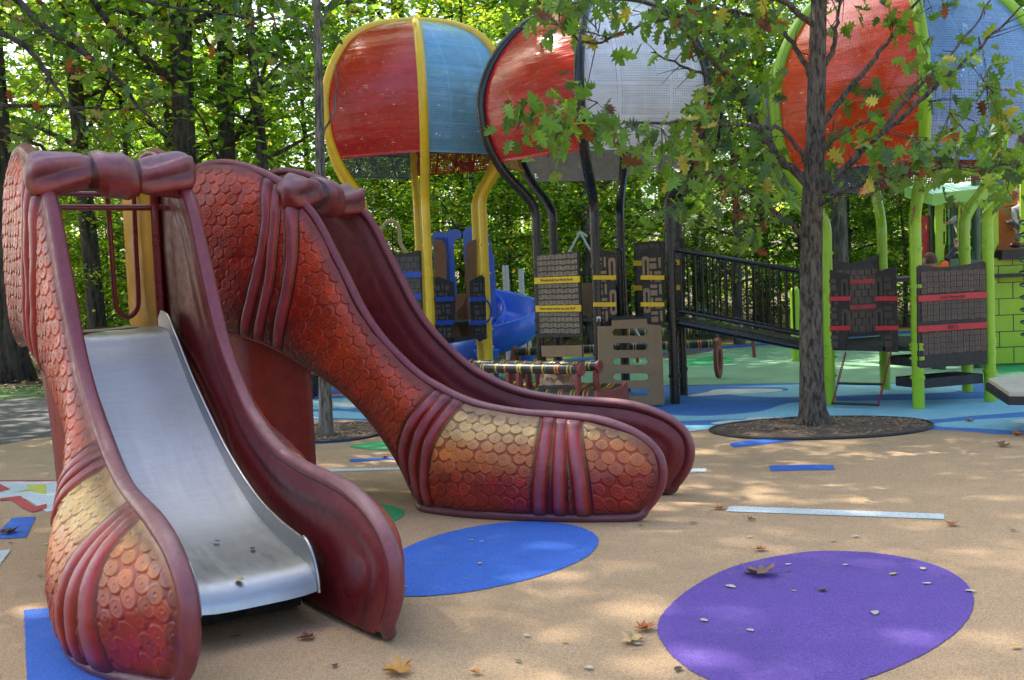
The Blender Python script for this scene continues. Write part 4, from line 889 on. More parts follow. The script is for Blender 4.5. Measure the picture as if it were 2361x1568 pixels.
# long rail of stripes further back
Yr = 15.2; pr = D(1655, 792, Yr); pl = D(1188, 795, Yr); Lr = pr[0]-pl[0]
t = empty('striped_rail', (pr[0], Yr, 0), 0, 'long low striped rail with oval red end plates, behind the black tower', 'bench', 'striped benches')
MB().tube([(0, 0, pr[2]), (-Lr, 0, pr[2])], .06, 16).build('rail_tube', MT['striped_tube'], t)
for x in (.0, -Lr):
    zt = pr[2]+.08; ov = [(.12*math.cos(a), zt/2+zt/2*math.sin(a)*1.0) for a in np.linspace(0, 2*PI, 24, endpoint=False)]; hl = [(.06*math.cos(a), zt*.45+zt*.28*math.sin(a)) for a in np.linspace(0, 2*PI, 16, endpoint=False)]
    MB().prism(ov, .05, (x, 0, 0), (.55, .84, 0), (0, 0, 1), [hl]).build('end_plate', MT['bench_red'], t)
Yq = 18.5; pq = D(1585, 762, Yq); t = empty('striped_rail', (pq[0], Yq, 0), 0, 'farther striped rail on thin legs over the mulch', 'bench', 'striped benches')
MB().tube([(1.2, 0, pq[2]), (-1.0, 0, pq[2])], .07, 14).build('rail_tube', MT['striped_tube'], t)
for x in (1.1, .5, -.1, -.9): MB().tube([(x, 0, pq[2]), (x+.03, 0, 0)], .03, 8).build('leg', MT['bench_red'], t)
# ------------------------------------------------------------------ handbag on the bench
m, nt, bs, N, L = nodes('bag_fabric'); v = N.new('ShaderNodeTexVoronoi'); v.inputs['Scale'].default_value = 18; tc = N.new('ShaderNodeTexCoord'); L.new(tc.outputs['Object'], v.inputs['Vector'])
sp_ = N.new('ShaderNodeSeparateColor'); L.new(v.outputs['Color'], sp_.inputs[0]); L.new(ramp(nt, sp_.outputs[0], [(0, (.10, .05, .03)), (.4, (.42, .27, .16)), (.7, (.55, .42, .30)), (1, (.30, .18, .10))]), bs.inputs['Base Color']); MT['bag_fabric'] = m
paint('bag_leather', (.05, .035, .03), .3, coat=.4)
seat_z = .365; bw = np.array([pt[0]+math.cos(RB)*-.38-math.sin(RB)*.19, pt[1]+math.sin(RB)*-.38+math.cos(RB)*.19])
V = []; F = []; prof = [(.0, .19, .07), (.04, .215, .085), (.12, .21, .08), (.19, .20, .06), (.235, .19, .035), (.245, .18, .018)]; K = 24
for z, a, b in prof:
    for k in range(K):
        t_ = 2*PI*k/K; cx_, sy_ = math.cos(t_), math.sin(t_); V.append((a*math.copysign(abs(cx_)**.6, cx_), b*math.copysign(abs(sy_)**.7, sy_), z+.02*math.cos(t_*1)*(z > .15)+.008*math.sin(5*t_)))
F = [(i*K+k, i*K+(k+1) % K, (i+1)*K+(k+1) % K, (i+1)*K+k) for i in range(len(prof)-1) for k in range(K)]+[tuple(range(K))[::-1], tuple((len(prof)-1)*K+k for k in range(K))]
bag = empty('handbag', (bw[0], bw[1], seat_z), RB+.15, 'brown patterned handbag with dark leather handles on the striped bench', 'bag')
mesh_np('bag_body', V, F, MT['bag_fabric'], bag, sharp=50)
for s_ in (-1, 1):
    MB().tube(catmull([(-.09, s_*.05, .12), (-.085, s_*.06, .24), (-.03, s_*.075, .27), (.0, s_*.085, .17), (.035, s_*.08, .17), (.08, s_*.07, .26), (.09, s_*.05, .12)], 5), .009, 8).build('handle', MT['bag_leather'], bag)
MB().box((0, 0, .03), (.40, .18, .06)).build('bag_base', MT['bag_leather'], bag, bevel=.012)
# ------------------------------------------------------------------ blue stepping pods, white posts, bin, far pieces
for px_, py_, w, yb, lab in ((1123, 812, 43, 16.0, 'blue flared stepping pod beside the yellow posts'), (1210, 815, 32, 16.4, 'blue flared stepping pod partly behind the word search tower')):
    c = D(px_, py_, yb); t = empty('stepping_pod', (c[0], yb, 0), 0, lab, 'stepping pod', 'blue stepping pods'); zz = c[2]
    MB().lathe([(.05, zz-.28), (.08, zz-.24), (.12, zz-.12), (.19, zz), (.20, zz+.03), (.19, zz+.05), (.02, zz+.045)], (0, 0, 0), 24).build('pod_cup', MT['blue_plastic'], t); MB().tube([(0, 0, 0), (0, 0, zz-.2)], .05, 12).build('stem', MT['black_post'], t)
paint('white_post', (.50, .50, .49), .5, var=.06, dirt=.15)
for x0, y0, x1, y1, Y, w, lab in ((1165, 612, 1176, 785, 18.5, .055, 'tallest white pole right of the blue spiral tube'), (1201, 620, 1209, 785, 18.9, .05, 'second white pole, nearer the word search board'), (1218, 690, 1221, 790, 19.5, .03, 'thin short white pole beside the word search tower')):
    a = D(x0, y0, Y); t = MB().tube([(a[0], Y, -.03), (a[0], Y, a[2])], w, 12).build('white_pole', MT['white_post']); tag(t, lab, 'pole', 'white poles')
a, b, c = D(1310, 585, 17), D(1337, 536, 17), D(1368, 590, 17)
t = empty('swing_frame', (b[0], 17, 0), 0, 'thin grey peaked frame rising behind the word search board', 'swing frame'); p0 = np.array([b[0], 17, 0])
for q, k in ((a, -1), (c, 1)):
    d = (q-b); f = b[2]/(b[2]-q[2]); MB().tube([b-p0, b+d*f-p0], .018, 10).build('frame_leg', MT['white_post'], t)
MB().tube([b-p0, b-p0+np.array([.2, 1.5, 0])], .028, 10).build('top_bar', MT['white_post'], t)
# yellow-beige hoop rail left of the yellow posts
paint('beige_tube', (.50, .40, .20), .4)
Yh = 16.5; P = [D(x, y, Yh) for x, y in ((882, 600), (880, 560), (881, 530), (890, 514), (903, 510), (915, 516), (921, 535), (923, 560), (933, 578), (940, 582))]
t = empty('hoop_rail', (P[4][0], Yh, 0), 0, 'beige bent tube hoop rising left of the yellow posts', 'handrail'); o_ = np.array([P[4][0], Yh, 0]); P[0][2] = 0; P[-1] = P[-1]; PP = catmull([p-o_ for p in P], 4)
MB().tube(PP, .03, 10).build('hoop', MT['beige_tube'], t); MB().tube([D(904, 530, Yh)-o_, np.array([D(904, 530, Yh)[0], Yh, 0])-o_], .012, 8).build('climbing_rod', MT['black_post'], t); MB().tube([PP[-1], PP[-1]*np.array([1, 1, 0])], .03, 10).build('leg', MT['beige_tube'], t)
# dark perforated bin
gb_ = G(704, 916); m_, nt, bs, N, L = nodes('bin_mesh'); 
perforated('bin_perf', (.015, .015, .017), .5, .05, .4, .25, 0); t = empty('litter_bin', gb_, 0, 'low black perforated bin beyond the slim tree', 'bin')
bodyw = .34; V = [];  K = 4
pr_ = [(-.30, -.22), (.30, -.22), (.30, .22), (-.30, .22)]
for z in (0.03, .30):
    f_ = .88 if z < .1 else 1
    V += [(x*f_-.12, y*f_, z) for x, y in pr_]
mesh_np('bin_body', V, [(0, 1, 5, 4), (1, 2, 6, 5), (2, 3, 7, 6), (3, 0, 4, 7), (0, 3, 2, 1)], MT['bin_perf'], t, smooth=False, uv=np.array([(x+y, z) for x, y, z in V]))
MB().box((-.12, 0, .32), (.68, .5, .04)).build('bin_rim', MT['edging_black'], t, bevel=.01)
for sx, sy in ((-1, -1), (1, -1), (-1, 1), (1, 1)): MB().box((-.12+sx*.24, sy*.16, .015), (.05, .05, .03)).build('leg', MT['edging_black'], t)
# far small pieces seen through the railing
gq = G(1620, 775); t = empty('spotted_post', gq, 0, 'small white striped cone on a post far behind the bridge', 'play sculpture'); zz = D(1618, 690, gq[1])[2]; z2 = D(1620, 735, gq[1])[2]
m = MB()
for k in range(7): f = k/7; m.lathe([(.05+.12*f, 0), (.055+.12*f, -.09)], (0, 0, zz-(zz-z2)*f), 14)
m.build('cone', MT['white_post'], t); MB().tube([(0, 0, 0), (0, 0, zz)], .06, 10).build('post', MT['brick_grey'], t)
for xx, y0, y1, Y, mat, lab in ((1832, 672, 800, 17.5, 'lime_post', 'lime green post left of the oak trunk, beyond the bridge'),):
    a = D(xx, y0, Y); t = MB().tube([(a[0], Y, 0), (a[0], Y, a[2])], .075, 14).ball((a[0], Y, a[2]), .075).build('lime_post', MT[mat]); tag(t, lab, 'post')
Ys = 16.5; a = D(1886, 678, Ys); b_ = D(1888, 782, Ys); t = empty('totem_pole', (a[0], Ys, 0), 0, 'thin totem pole of red, yellow and white rings between oak and lime post', 'totem pole'); n_ = 11
for k in range(n_): z0_ = a[2]*(k)/n_; MB().tube([(0, 0, z0_), (0, 0, z0_+a[2]/n_-.004)], .04, 12).build('ring', MT[('yellow_strip', 'red_strip', 'deck_black', 'white_post')[k % 4]], t)
# ------------------------------------------------------------------ green playhouse at the right
YP = 15.3; ph = np.array([D(2300, 700, YP)[0], YP, 0]); PH = empty('castle_playhouse', ph, 0, 'lime green castle playhouse with brick lined wall, orange panel and mint roof', 'playhouse')
def pp(pts, Y, t, mat, name, parent=PH, holes=(), bevel=.003): return pyr(Y, pts, t, MT[mat] if isinstance(mat, str) else mat, name, parent, ph, holes, bevel)
w0 = D(2288, 838, YP); wz = 0
wall = pp([(2285, 596), (2361, 590), (2520, 582), (2520, 825), (2361, 836), (2287, 839)], YP, .05, 'lime_panel', 'brick_wall')
m = MB(); zt = [D(2300, y, YP)[2] for y in (597, 613, 652, 689, 727, 765, 801, 838)]; xl, xr = D(2285, 700, YP)[0], D(2520, 700, YP)[0]
for i, z in enumerate(zt[1:-1]): m.box((( xl+xr)/2-ph[0], -.026, z), (xr-xl, .004, .011))
for i in range(len(zt)-1):
    x = xl+(.10 if i % 2 else .30)
    while x < xr: m.box((x-ph[0], -.026, (zt[i]+zt[i+1])/2), (.011, .004, abs(zt[i]-zt[i+1]))); x += .36
m.build('brick_groove', MT['deck_black'], wall, smooth=False)
pp([(2284, 395), (2320, 393), (2322, 430), (2300, 480), (2298, 560), (2288, 598), (2284, 598)], YP, .03, 'lime_panel', 'gable_panel')
pp([(2300, 450), (2330, 432), (2365, 425), (2460, 420), (2460, 575), (2361, 576), (2300, 577)], YP+.7, .03, paint('orange_panel', (.45, .13, .012), .5), 'orange_panel')
m = MB()
for x, y in ((2334, 492), (2341, 500), (2329, 510), (2341, 512), (2334, 518), (2338, 528), (2334, 483), (2322, 512)): m.ball(D(x, y, YP+.66)-ph, .024, 12, 8)
m.build('bubble_window', MT['galv'], PH)
pp([(2292, 578), (2420, 572), (2420, 596), (2292, 600)], YP+.1, .5, 'deck_black', 'platform_edge')
pp([(2284, 455), (2300, 460), (2302, 560), (2292, 580), (2284, 590)], YP-.05, .03, 'lime_panel', 'rail_panel')
pp([(2352, 400), (2372, 400), (2374, 560), (2352, 560)], YP-.02, .03, 'lime_panel', 'rail_panel')
for pts, hl in (([(2155, 470), (2162, 465), (2172, 466), (2180, 478), (2181, 555), (2176, 578), (2176, 612), (2157, 614)], [[(2174, 482), (2178, 482), (2178, 516), (2174, 516)], [(2174, 534), (2178, 534), (2178, 564), (2174, 564)]]),
                ([(2209, 480), (2213, 468), (2222, 457), (2234, 453), (2234, 628), (2218, 628), (2210, 590), (2207, 540)], [[(2212, 486), (2217, 472), (2217, 512), (2212, 512)], [(2212, 530), (2216, 530), (2216, 556), (2212, 556)]])):
    pp(pts, YP-.25, .03, 'lime_panel', 'gate_panel', holes=hl)
hl = []
for k, x in enumerate((2107, 2114, 2121, 2128, 2135)):
    for y0 in ((512, 545, 576) if k % 2 == 0 else (506, 540, 572)): hl.append(rrect(x-1.6, y0, x+1.6, y0+22, 1.4, 2))
pp([(2103, 500), (2140, 496), (2142, 600), (2106, 606)], YP-.1, .03, 'red_strip', 'slotted_panel', holes=[h[::-1] for h in hl])
pp([(2106, 606), (2142, 600), (2142, 640), (2106, 640)], YP-.1, .03, 'red_strip', 'slotted_panel')
for x, y0, Y, r in ((2149, 470, YP-.1, .055), (2164, 450, YP-.2, .055), (2206, 405, YP+.9, .055), (2248, 400, YP-.2, .06), (2270, 440, YP+1.4, .055), (2192, 440, YP+1.6, .05)):
    a = D(x, y0, Y)-ph; m = MB().tube([(a[0], a[1], 0), (a[0], a[1], a[2])], r, 14).ball(tuple(a), r).build('dark_green_post', MT['dark_green_post'], PH)
    cl_ = MB()
    for z in (1.3, 1.75, 2.05): 
        if z < a[2]: cl_.tube([(a[0], a[1], z), (a[0], a[1], z+.04)], r+.01, 14)
    cl_.build('clamp', MT['galv' if 0 else 'dark_green_post'], m)
# roof
perforated('perf_mint', (.45, .75, .55), .5, .09, .6, .2, .1)
A_, B_, C_, D_ = D(2085, 428, YP-.2), D(2150, 447, YP-.5), D(2285, 432, YP-.5), D(2240, 385, YP+1.4)
E_ = D(2105, 405, YP+1.4)
V = [p-ph for p in (A_, B_, C_, D_, E_)]; V += [v-np.array([0, 0, .16]) for v in V[:3]]
rf = mesh_np('roof', V[:5], [(0, 1, 2, 3, 4)], MT['perf_mint'], PH, smooth=False, uv=np.array([(v[0], v[1]) for v in V[:5]])); mesh_np('roof_fascia', [V[0], V[1], V[2], V[5], V[6], V[7]], [(0, 1, 4, 3), (1, 2, 5, 4)], paint('mint_edge', (.24, .52, .10), .5), rf, smooth=False)
MB().prism([(-.2+V[0][0], 0), (V[2][0]+1.8, 0), (V[2][0]+1.8, 1.9), (V[0][0]+.3, 1.9)], .05, (0, -.2, D(2200, 640, YP)[2]), (1, 0, 0), (0, 1, 0)).build('upper_deck', MT['deck_black'], PH)
pp([(2180, 600), (2200, 596), (2245, 600), (2245, 640), (2180, 640)], YP-.4, .3, 'dark_green_post', 'deck_step')
MB().prism([(0, 0), (.9, 0), (.9, .9), (0, .9)], .04, (D(2165, 640, YP)[0]-ph[0], .1, D(2165, 596, YP)[2]), (1, 0, 0), (0, 1, 0)).build('upper_deck', MT['deck_black'], PH)
# green coil at the right edge
cx_ = D(2378, 720, 12.6); P = []
for k in range(260): a_ = 2*PI*k/26*1.0; P.append((.11*math.cos(a_), .11*math.sin(a_), .55+1.45*k/260))
t = empty('coil_climber', (cx_[0], 12.6, 0), 0, 'dark green coiled tube standing at the right edge before the brick wall', 'climber'); MB().tube(P, .014, 8).build('coil', MT['dark_green_post'], t); MB().tube([(.0, 0, 0), (.0, 0, 2.1)], .03, 10).build('core_pole', MT['dark_green_post'], t)
# open book sculpture
g_ = D(2311, 900, 9.3); bk = empty('book_table', (g_[0]+.42, 9.35, 0), 0, 'pale open book shaped table top with dark underside at the right edge', 'book table')
paint('book_page', (.50, .45, .34), .6); zb = g_[2]
V = [(-.42, -.25, zb-.01), (-.36, .42, zb+.02), (.55, .5, zb+.10), (.55, -.45, zb+.02)]
def slab(V, t): return [tuple(v) for v in V]+[(v[0], v[1], v[2]-t) for v in V]
FS = [(0, 1, 2, 3), (7, 6, 5, 4), (0, 4, 5, 1), (1, 5, 6, 2), (2, 6, 7, 3), (3, 7, 4, 0)]
mesh_np('pages', slab([(-.43, -.20, zb+.0), (-.34, .40, zb+.06), (.6, .5, zb+.12), (.6, -.5, zb-.02)], .035), [f[::-1] for f in FS], MT['book_page'], bk, smooth=False)
mesh_np('cover', slab([(-.45, -.22, zb-.037), (-.36, .42, zb+.02), (.6, .52, zb+.08), (.6, -.52, zb-.058)], .07), [f[::-1] for f in FS], MT['deck_black'], bk, smooth=False)
mesh_np('inset', slab([(-.10, .0, zb+.045), (-.05, .36, zb+.075), (.6, .42, zb+.13), (.6, -.05, zb+.05)], .01), [f[::-1] for f in FS], paint('mint_inset', (.42, .60, .42), .6), bk, smooth=False)
MB().tube([(.35, 0, 0), (.35, 0, zb-.05)], .08, 14).build('pedestal', MT['deck_black'], bk)
# ------------------------------------------------------------------ people
paint('skin', (.48, .26, .18), .5); paint('orange_shirt', (.75, .13, .015), .8, bmp=.3); paint('dark_sleeve', (.02, .02, .035), .8); paint('brown_hair', (.10, .055, .03), .7, var=.3, sc=40); paint('grey_shirt', (.33, .34, .37), .85, bmp=.3); paint('black_trousers', (.012, .012, .015), .8); paint('grey_trousers', (.25, .25, .24), .85, bmp=.3); paint('black_hair', (.01, .008, .007), .5); paint('shoe_dark', (.02, .018, .018), .5)
def skin(name, J, E_, mat, parent, lev=2):
    """J: list of (x,y,z,r); E_: edges; grown with a skin modifier and baked"""
    me = bpy.data.meshes.new(name); me.from_pydata([j[:3] for j in J], E_, []); o = bpy.data.objects.new(name, me); COL.objects.link(o)
    m = o.modifiers.new('skin', 'SKIN'); m.use_smooth_shade = True
    for v, j in zip(me.skin_vertices[0].data, J): v.radius = (j[3], j[4] if len(j) > 4 else j[3])
    me.skin_vertices[0].data[0].use_root = True
    s = o.modifiers.new('sub', 'SUBSURF'); s.levels = lev; s.render_levels = lev
    dg = bpy.context.evaluated_depsgraph_get(); m2 = bpy.data.meshes.new_from_object(o.evaluated_get(dg)); bpy.data.objects.remove(o); m2.name = name
    m2.materials.clear(); m2.materials.append(mat); o = bpy.data.objects.new(name, m2); COL.objects.link(o); o.parent = parent; return o
def head(c, tilt, sz, hairmat, parent, face=(0, -1)):
    """egg-shaped head with nose, ears, eyes; face direction in plan"""
    f = np.array([face[0], face[1], 0.]); f /= np.linalg.norm(f); s = np.array([-f[1], f[0], 0]); V = []; F = []; seg, rg = 20, 14
    for i in range(rg+1):
        t = PI*i/rg; z = math.cos(t); w = math.sin(t)
        for k in range(seg):
            a = 2*PI*k/seg; fx, sx = math.cos(a), math.sin(a); jaw = 1-.22*max(0, -z)
            nose = .16*math.exp(-((a if a < PI else a-2*PI)/.25)**2)*math.exp(-((z+.12)/.2)**2); ear = .10*math.exp(-((abs(abs((a if a < PI else a-2*PI))-1.65))/.16)**2)*math.exp(-((z+.05)/.22)**2)
            V.append(np.array(c)+sz*(f*(fx*w*1.0*jaw+nose+.06*(-z)*.3)+s*(sx*w*.80*jaw*(1+ear))+np.array([0, 0, z*1.22])))
    F = [(i*seg+k, i*seg+(k+1) % seg, (i+1)*seg+(k+1) % seg, (i+1)*seg+k) for i in range(rg) for k in range(seg)]
    h = mesh_np('head', V, np.array(F), MT['skin'], parent)
    e = MB()
    for sg in (-1, 1): e.ball(np.array(c)+sz*(f*.90+s*.32*sg+np.array([0, 0, .05])), sz*.11, 8, 6)
    e.build('eyes', MT['letter_ink'], h); MB().box(np.array(c)+sz*(f*.93+np.array([0, 0, -.52])), (sz*.1, sz*.4, sz*.05), ax=(f, s, (0, 0, 1))).build('mouth', paint('lips', (.35, .10, .09), .5), h)
    V2 = [np.array(c)+(np.array(v)-np.array(c))*1.07-f*sz*.05+np.array([0, 0, sz*.03]) for v in V]
    keep = [q for q in F if all((V[i]-np.array(c))[2]/sz > (.45 if (V[i]-np.array(c))@f/sz > .25 else -.35) for i in q)]
    mesh_np('hair', V2, keep, hairmat, h); return h
def hand(wr, d, parent, sz=.5, curl=.6):
    """palm, four fingers and a thumb, gripping along d"""
    wr = np.array(wr, float); d = np.array(d, float)/np.linalg.norm(d); s = np.cross(d, [0, 0, 1.]); s = s/np.linalg.norm(s) if np.linalg.norm(s) > .1 else np.array([1., 0, 0]); n = np.cross(s, d); m = MB()
    m.tube([wr-d*.01, wr+d*.04*sz*2, wr+d*.085*sz*2], [.022*sz*1.4, .036*sz*1.3, .034*sz*1.3], 10)
    for k, ln in enumerate((.065, .075, .07, .055)):
        b = wr+d*.08*sz*2+s*(k-1.5)*.018*sz*1.4; P = [b]; a = 0
        for q in range(3): a += curl; P.append(P[-1]+(d*math.cos(a)+n*math.sin(a))*ln*sz*2/3)
        m.tube(P, [.0095*sz*1.3, .009*sz*1.3, .0082*sz*1.3, .0065*sz*1.3], 7)
    b = wr+d*.03*sz*2-s*.03*sz*1.4; m.tube([b, b+(d*.6-s*.6+n*.4)*.035*sz*2, b+(d*.8-s*.2+n*.7)*.065*sz*2], [.012*sz*1.4, .010*sz*1.4, .008*sz*1.3], 7)
    return m.build('hand', MT['skin'], parent)
# child in orange, crouched on the tower deck behind the alphabet board, one arm raised to the green panel
Yc = 13.6; cb = D(2160, 640, Yc); ch = empty('person', (cb[0], Yc, .64), 0, 'child in an orange shirt with dark sleeves reaching up behind the alphabet board', 'person')
def L_(x, y, Y): p = D(x, y, Y); return (p[0]-cb[0], p[1]-Yc, p[2]-.64)
hd_ = L_(2143, 602, Yc); sh1 = L_(2176, 612, Yc-.02); el = L_(2190, 588, Yc+.05); wr = L_(2204, 570, Yc+.1); sh2 = L_(2148, 620, Yc-.05)
mid = L_(2172, 650, Yc); hip = (mid[0]+.05, mid[1]+.1, .30)
tor = skin('shirt', [(*hip, .11, .09), (mid[0]+.01, mid[1]+.03, .52, .12, .09), ((sh1[0]+sh2[0])/2, .0, sh1[2]-.09, .12, .09), ((sh1[0]+sh2[0])/2-.01, .0, sh1[2]+.0, .065), (sh1[0], sh1[1], sh1[2]-.02, .055), (sh1[0]+(el[0]-sh1[0])*.45, sh1[1]+.02, sh1[2]+(el[2]-sh1[2])*.45, .045), (sh2[0], sh2[1], sh2[2]-.02, .05), (sh2[0]-.03, -.08, sh2[2]-.14, .042)], [(0, 1), (1, 2), (2, 3), (2, 4), (4, 5), (2, 6), (6, 7)], MT['orange_shirt'], ch)
skin('sleeve', [(sh1[0]+(el[0]-sh1[0])*.4, sh1[1]+.02, sh1[2]+(el[2]-sh1[2])*.4, .036), (*el, .033), (*wr, .025)], [(0, 1), (1, 2)], MT['dark_sleeve'], ch)
skin('sleeve', [(sh2[0]-.03, -.08, sh2[2]-.13, .036), (sh2[0]-.02, -.12, .40, .033), (sh2[0]+.08, -.16, .28, .025)], [(0, 1), (1, 2)], MT['dark_sleeve'], ch)
skin('trousers', [(hip[0], hip[1], hip[2]+.02, .11, .10), (hip[0]-.10, hip[1]-.12, .30, .07), (hip[0]-.06, hip[1]-.32, .34, .055), (hip[0]-.06, hip[1]-.24, .06, .04), (hip[0]+.10, hip[1]-.12, .30, .07), (hip[0]+.10, hip[1]-.30, .34, .055), (hip[0]+.10, hip[1]-.22, .06, .04)], [(0, 1), (1, 2), (2, 3), (0, 4), (4, 5), (5, 6)], MT['black_trousers'], ch)
head((hd_[0]+.0, hd_[1], hd_[2]-.01), 0, .093, MT['brown_hair'], ch, (-.5, .8)); MB().tube([(hd_[0]+.02, hd_[1], hd_[2]-.06), ((sh1[0]+sh2[0])/2, 0, sh1[2]-.04)], .04, 10).build('neck', MT['skin'], ch)
hand(wr, np.array(L_(2209, 555, Yc+.12))-np.array(wr), ch, .42)
# standing child behind the gate panels: pale grey sleeve reaching left, dark trousers
Yd = 15.75; dz_ = D(2165, 596, YP)[2]+.02; db_ = D(2222, 600, Yd); c2 = empty('person', (db_[0], Yd, dz_), 0, 'standing child in a pale grey top and black trousers behind the lime gate panels', 'person')
def L2(x, y, Y): p = D(x, y, Y); return (p[0]-db_[0], p[1]-Yd, p[2]-dz_)
ms, hp = L2(2220, 500, Yd), L2(2222, 545, Yd)
skin('shirt', [(0, 0, hp[2], .11, .09), (0, 0, (hp[2]+ms[2])/2, .12, .09), (0, 0, ms[2]-.03, .125, .085), (0, 0, ms[2]+.04, .05), (-.13, 0, ms[2]-.02, .048), (L2(2196, 508, Yd)[0], -.05, L2(2196, 508, Yd)[2], .04), (L2(2182, 515, Yd)[0], -.08, L2(2182, 515, Yd)[2], .03), (.13, 0, ms[2]-.03, .048), (.16, -.05, ms[2]-.25, .038), (.12, -.15, ms[2]-.42, .03)], [(0, 1), (1, 2), (2, 3), (2, 4), (4, 5), (5, 6), (2, 7), (7, 8), (8, 9)], MT['grey_shirt'], c2)
skin('trousers', [(0, 0, hp[2]-.02, .10, .09), (-.08, 0, hp[2]-.08, .07), (-.09, -.02, hp[2]*.48, .05), (-.09, 0, .07, .035), (.08, 0, hp[2]-.08, .07), (.09, -.02, hp[2]*.48, .05), (.09, 0, .07, .035)], [(0, 1), (1, 2), (2, 3), (0, 4), (4, 5), (5, 6)], MT['black_trousers'], c2)
for s_ in (-1, 1): MB().ball((s_*.09, -.05, .035), (.045, .10, .04), 12, 8).build('shoe', MT['shoe_dark'], c2)
head((0, 0, ms[2]+.20), 0, .10, MT['black_hair'], c2, (-.8, .6)); MB().tube([(0, 0, ms[2]+.12), (0, 0, ms[2]+.0)], .042, 10).build('neck', MT['skin'], c2); w2 = L2(2182, 515, Yd); hand((w2[0], -.08, w2[2]), (-1, -.1, -.1), c2, .42); hand((.12, -.15, ms[2]-.42), (-.2, -.2, -1), c2, .42)
# adult-sized legs stepping at the right edge
Ye = 15.75; ez = D(2345, 576, YP+.1)[2]+.03; eb = D(2349, 570, Ye); c3 = empty('person', (eb[0], Ye, ez), 0, 'child with black hair and grey clothes stepping on the platform at the right edge', 'person')
def L3(x, y): p = D(x, y, Ye); return (p[0]-eb[0], 0, p[2]-ez)
hp = L3(2352, 505); ms = L3(2354, 478); kn = L3(2350, 530); ft = L3(2341, 560)
skin('trousers', [(hp[0], 0, hp[2], .10, .09), (hp[0]-.04, -.03, hp[2]-.08, .07), (kn[0]-.02, -.06, kn[2], .052), (ft[0]+.01, -.02, ft[2]+.02, .045), (hp[0]+.07, .02, hp[2]-.08, .07), (kn[0]+.14, .02, kn[2], .052), (kn[0]+.15, .1, .07, .04)], [(0, 1), (1, 2), (2, 3), (0, 4), (4, 5), (5, 6)], MT['grey_trousers'], c3)
skin('shirt', [(hp[0], 0, hp[2]-.0, .10, .09), (ms[0], 0, (ms[2]+hp[2])/2, .11, .09), (ms[0], 0, ms[2]-.02, .12, .085), (ms[0], 0, ms[2]+.05, .05), (ms[0]-.12, -.03, ms[2]-.03, .045), (ms[0]-.13, -.08, ms[2]-.20, .038), (ms[0]-.05, -.2, ms[2]-.28, .03), (ms[0]+.12, 0, ms[2]-.03, .045), (ms[0]+.17, -.05, ms[2]-.20, .038), (ms[0]+.12, -.2, ms[2]-.28, .03)], [(0, 1), (1, 2), (2, 3), (2, 4), (4, 5), (5, 6), (2, 7), (7, 8), (8, 9)], MT['grey_shirt'], c3)
MB().ball((ft[0]-.02, -.05, .04), (.085, .045, .04), 12, 8).build('shoe', MT['shoe_dark'], c3); MB().ball((kn[0]+.14, .06, .035), (.05, .10, .04), 12, 8).build('shoe', MT['shoe_dark'], c3)
head((ms[0]-.03, -.02, ms[2]+.22), 0, .10, MT['black_hair'], c3, (-1, -.2)); MB().tube([(ms[0], 0, ms[2]+.15), (ms[0], 0, ms[2]+.02)], .042, 10).build('neck', MT['skin'], c3)
for x_ in (-.05, .12): hand((ms[0]+x_, -.2, ms[2]-.28), (-.3, -.9, .1), c3, .42)
# ------------------------------------------------------------------ trees
M_leaf = leafmat('forest_leaf', .68); M_oak = leafmat('oak_leaf', .4)
M_barkd = bark('bark_dark', (.018, .014, .010), (.12, .10, .085)); M_barkg = bark('bark_grey', (.05, .043, .036), (.22, .20, .17), moss=(.10, .11, .07)); M_barkp = bark('bark_pale', (.12, .10, .07), (.38, .34, .26))
PALF = np.array([(.09, .19, .012), (.13, .25, .016), (.18, .31, .022), (.06, .15, .02), (.27, .36, .024), (.08, .16, .03), (.50, .46, .04), (.62, .34, .04)])*1.2
def leaf_cloud(P, size, rng, pal, w, flat=.55, shape=None):
    """quads at P; random tilt, mostly flat lying"""
    n = len(P); nrm = rng.normal(size=(n, 3)); nrm[:, 2] = np.abs(nrm[:, 2])+flat*2; nrm /= np.linalg.norm(nrm, axis=1)[:, None]
    t = rng.normal(size=(n, 3)); t -= nrm*(t*nrm).sum(1)[:, None]; t /= np.linalg.norm(t, axis=1)[:, None]; b = np.cross(nrm, t)
    s = size*rng.uniform(.6, 1.25, n)[:, None]
    sh = np.array(shape if shape is not None else [(0, -.55, 0), (.30, -.02, .05), (0, .55, -.04), (-.30, .02, .05)])
    V = P[:, None, :]+(t[:, None, :]*sh[None, :, 0:1]+b[:, None, :]*sh[None, :, 1:2]+nrm[:, None, :]*sh[None, :, 2:3])*s[:, None, :]
    k = len(sh); F = np.arange(n*k).reshape(n, k); ci = rng.choice(len(pal), n, p=np.array(w)/sum(w)); c = pal[ci]*rng.uniform(.75, 1.25, (n, 1)); C = np.repeat(c, k, axis=0)
    return V.reshape(-1, 3), F, C
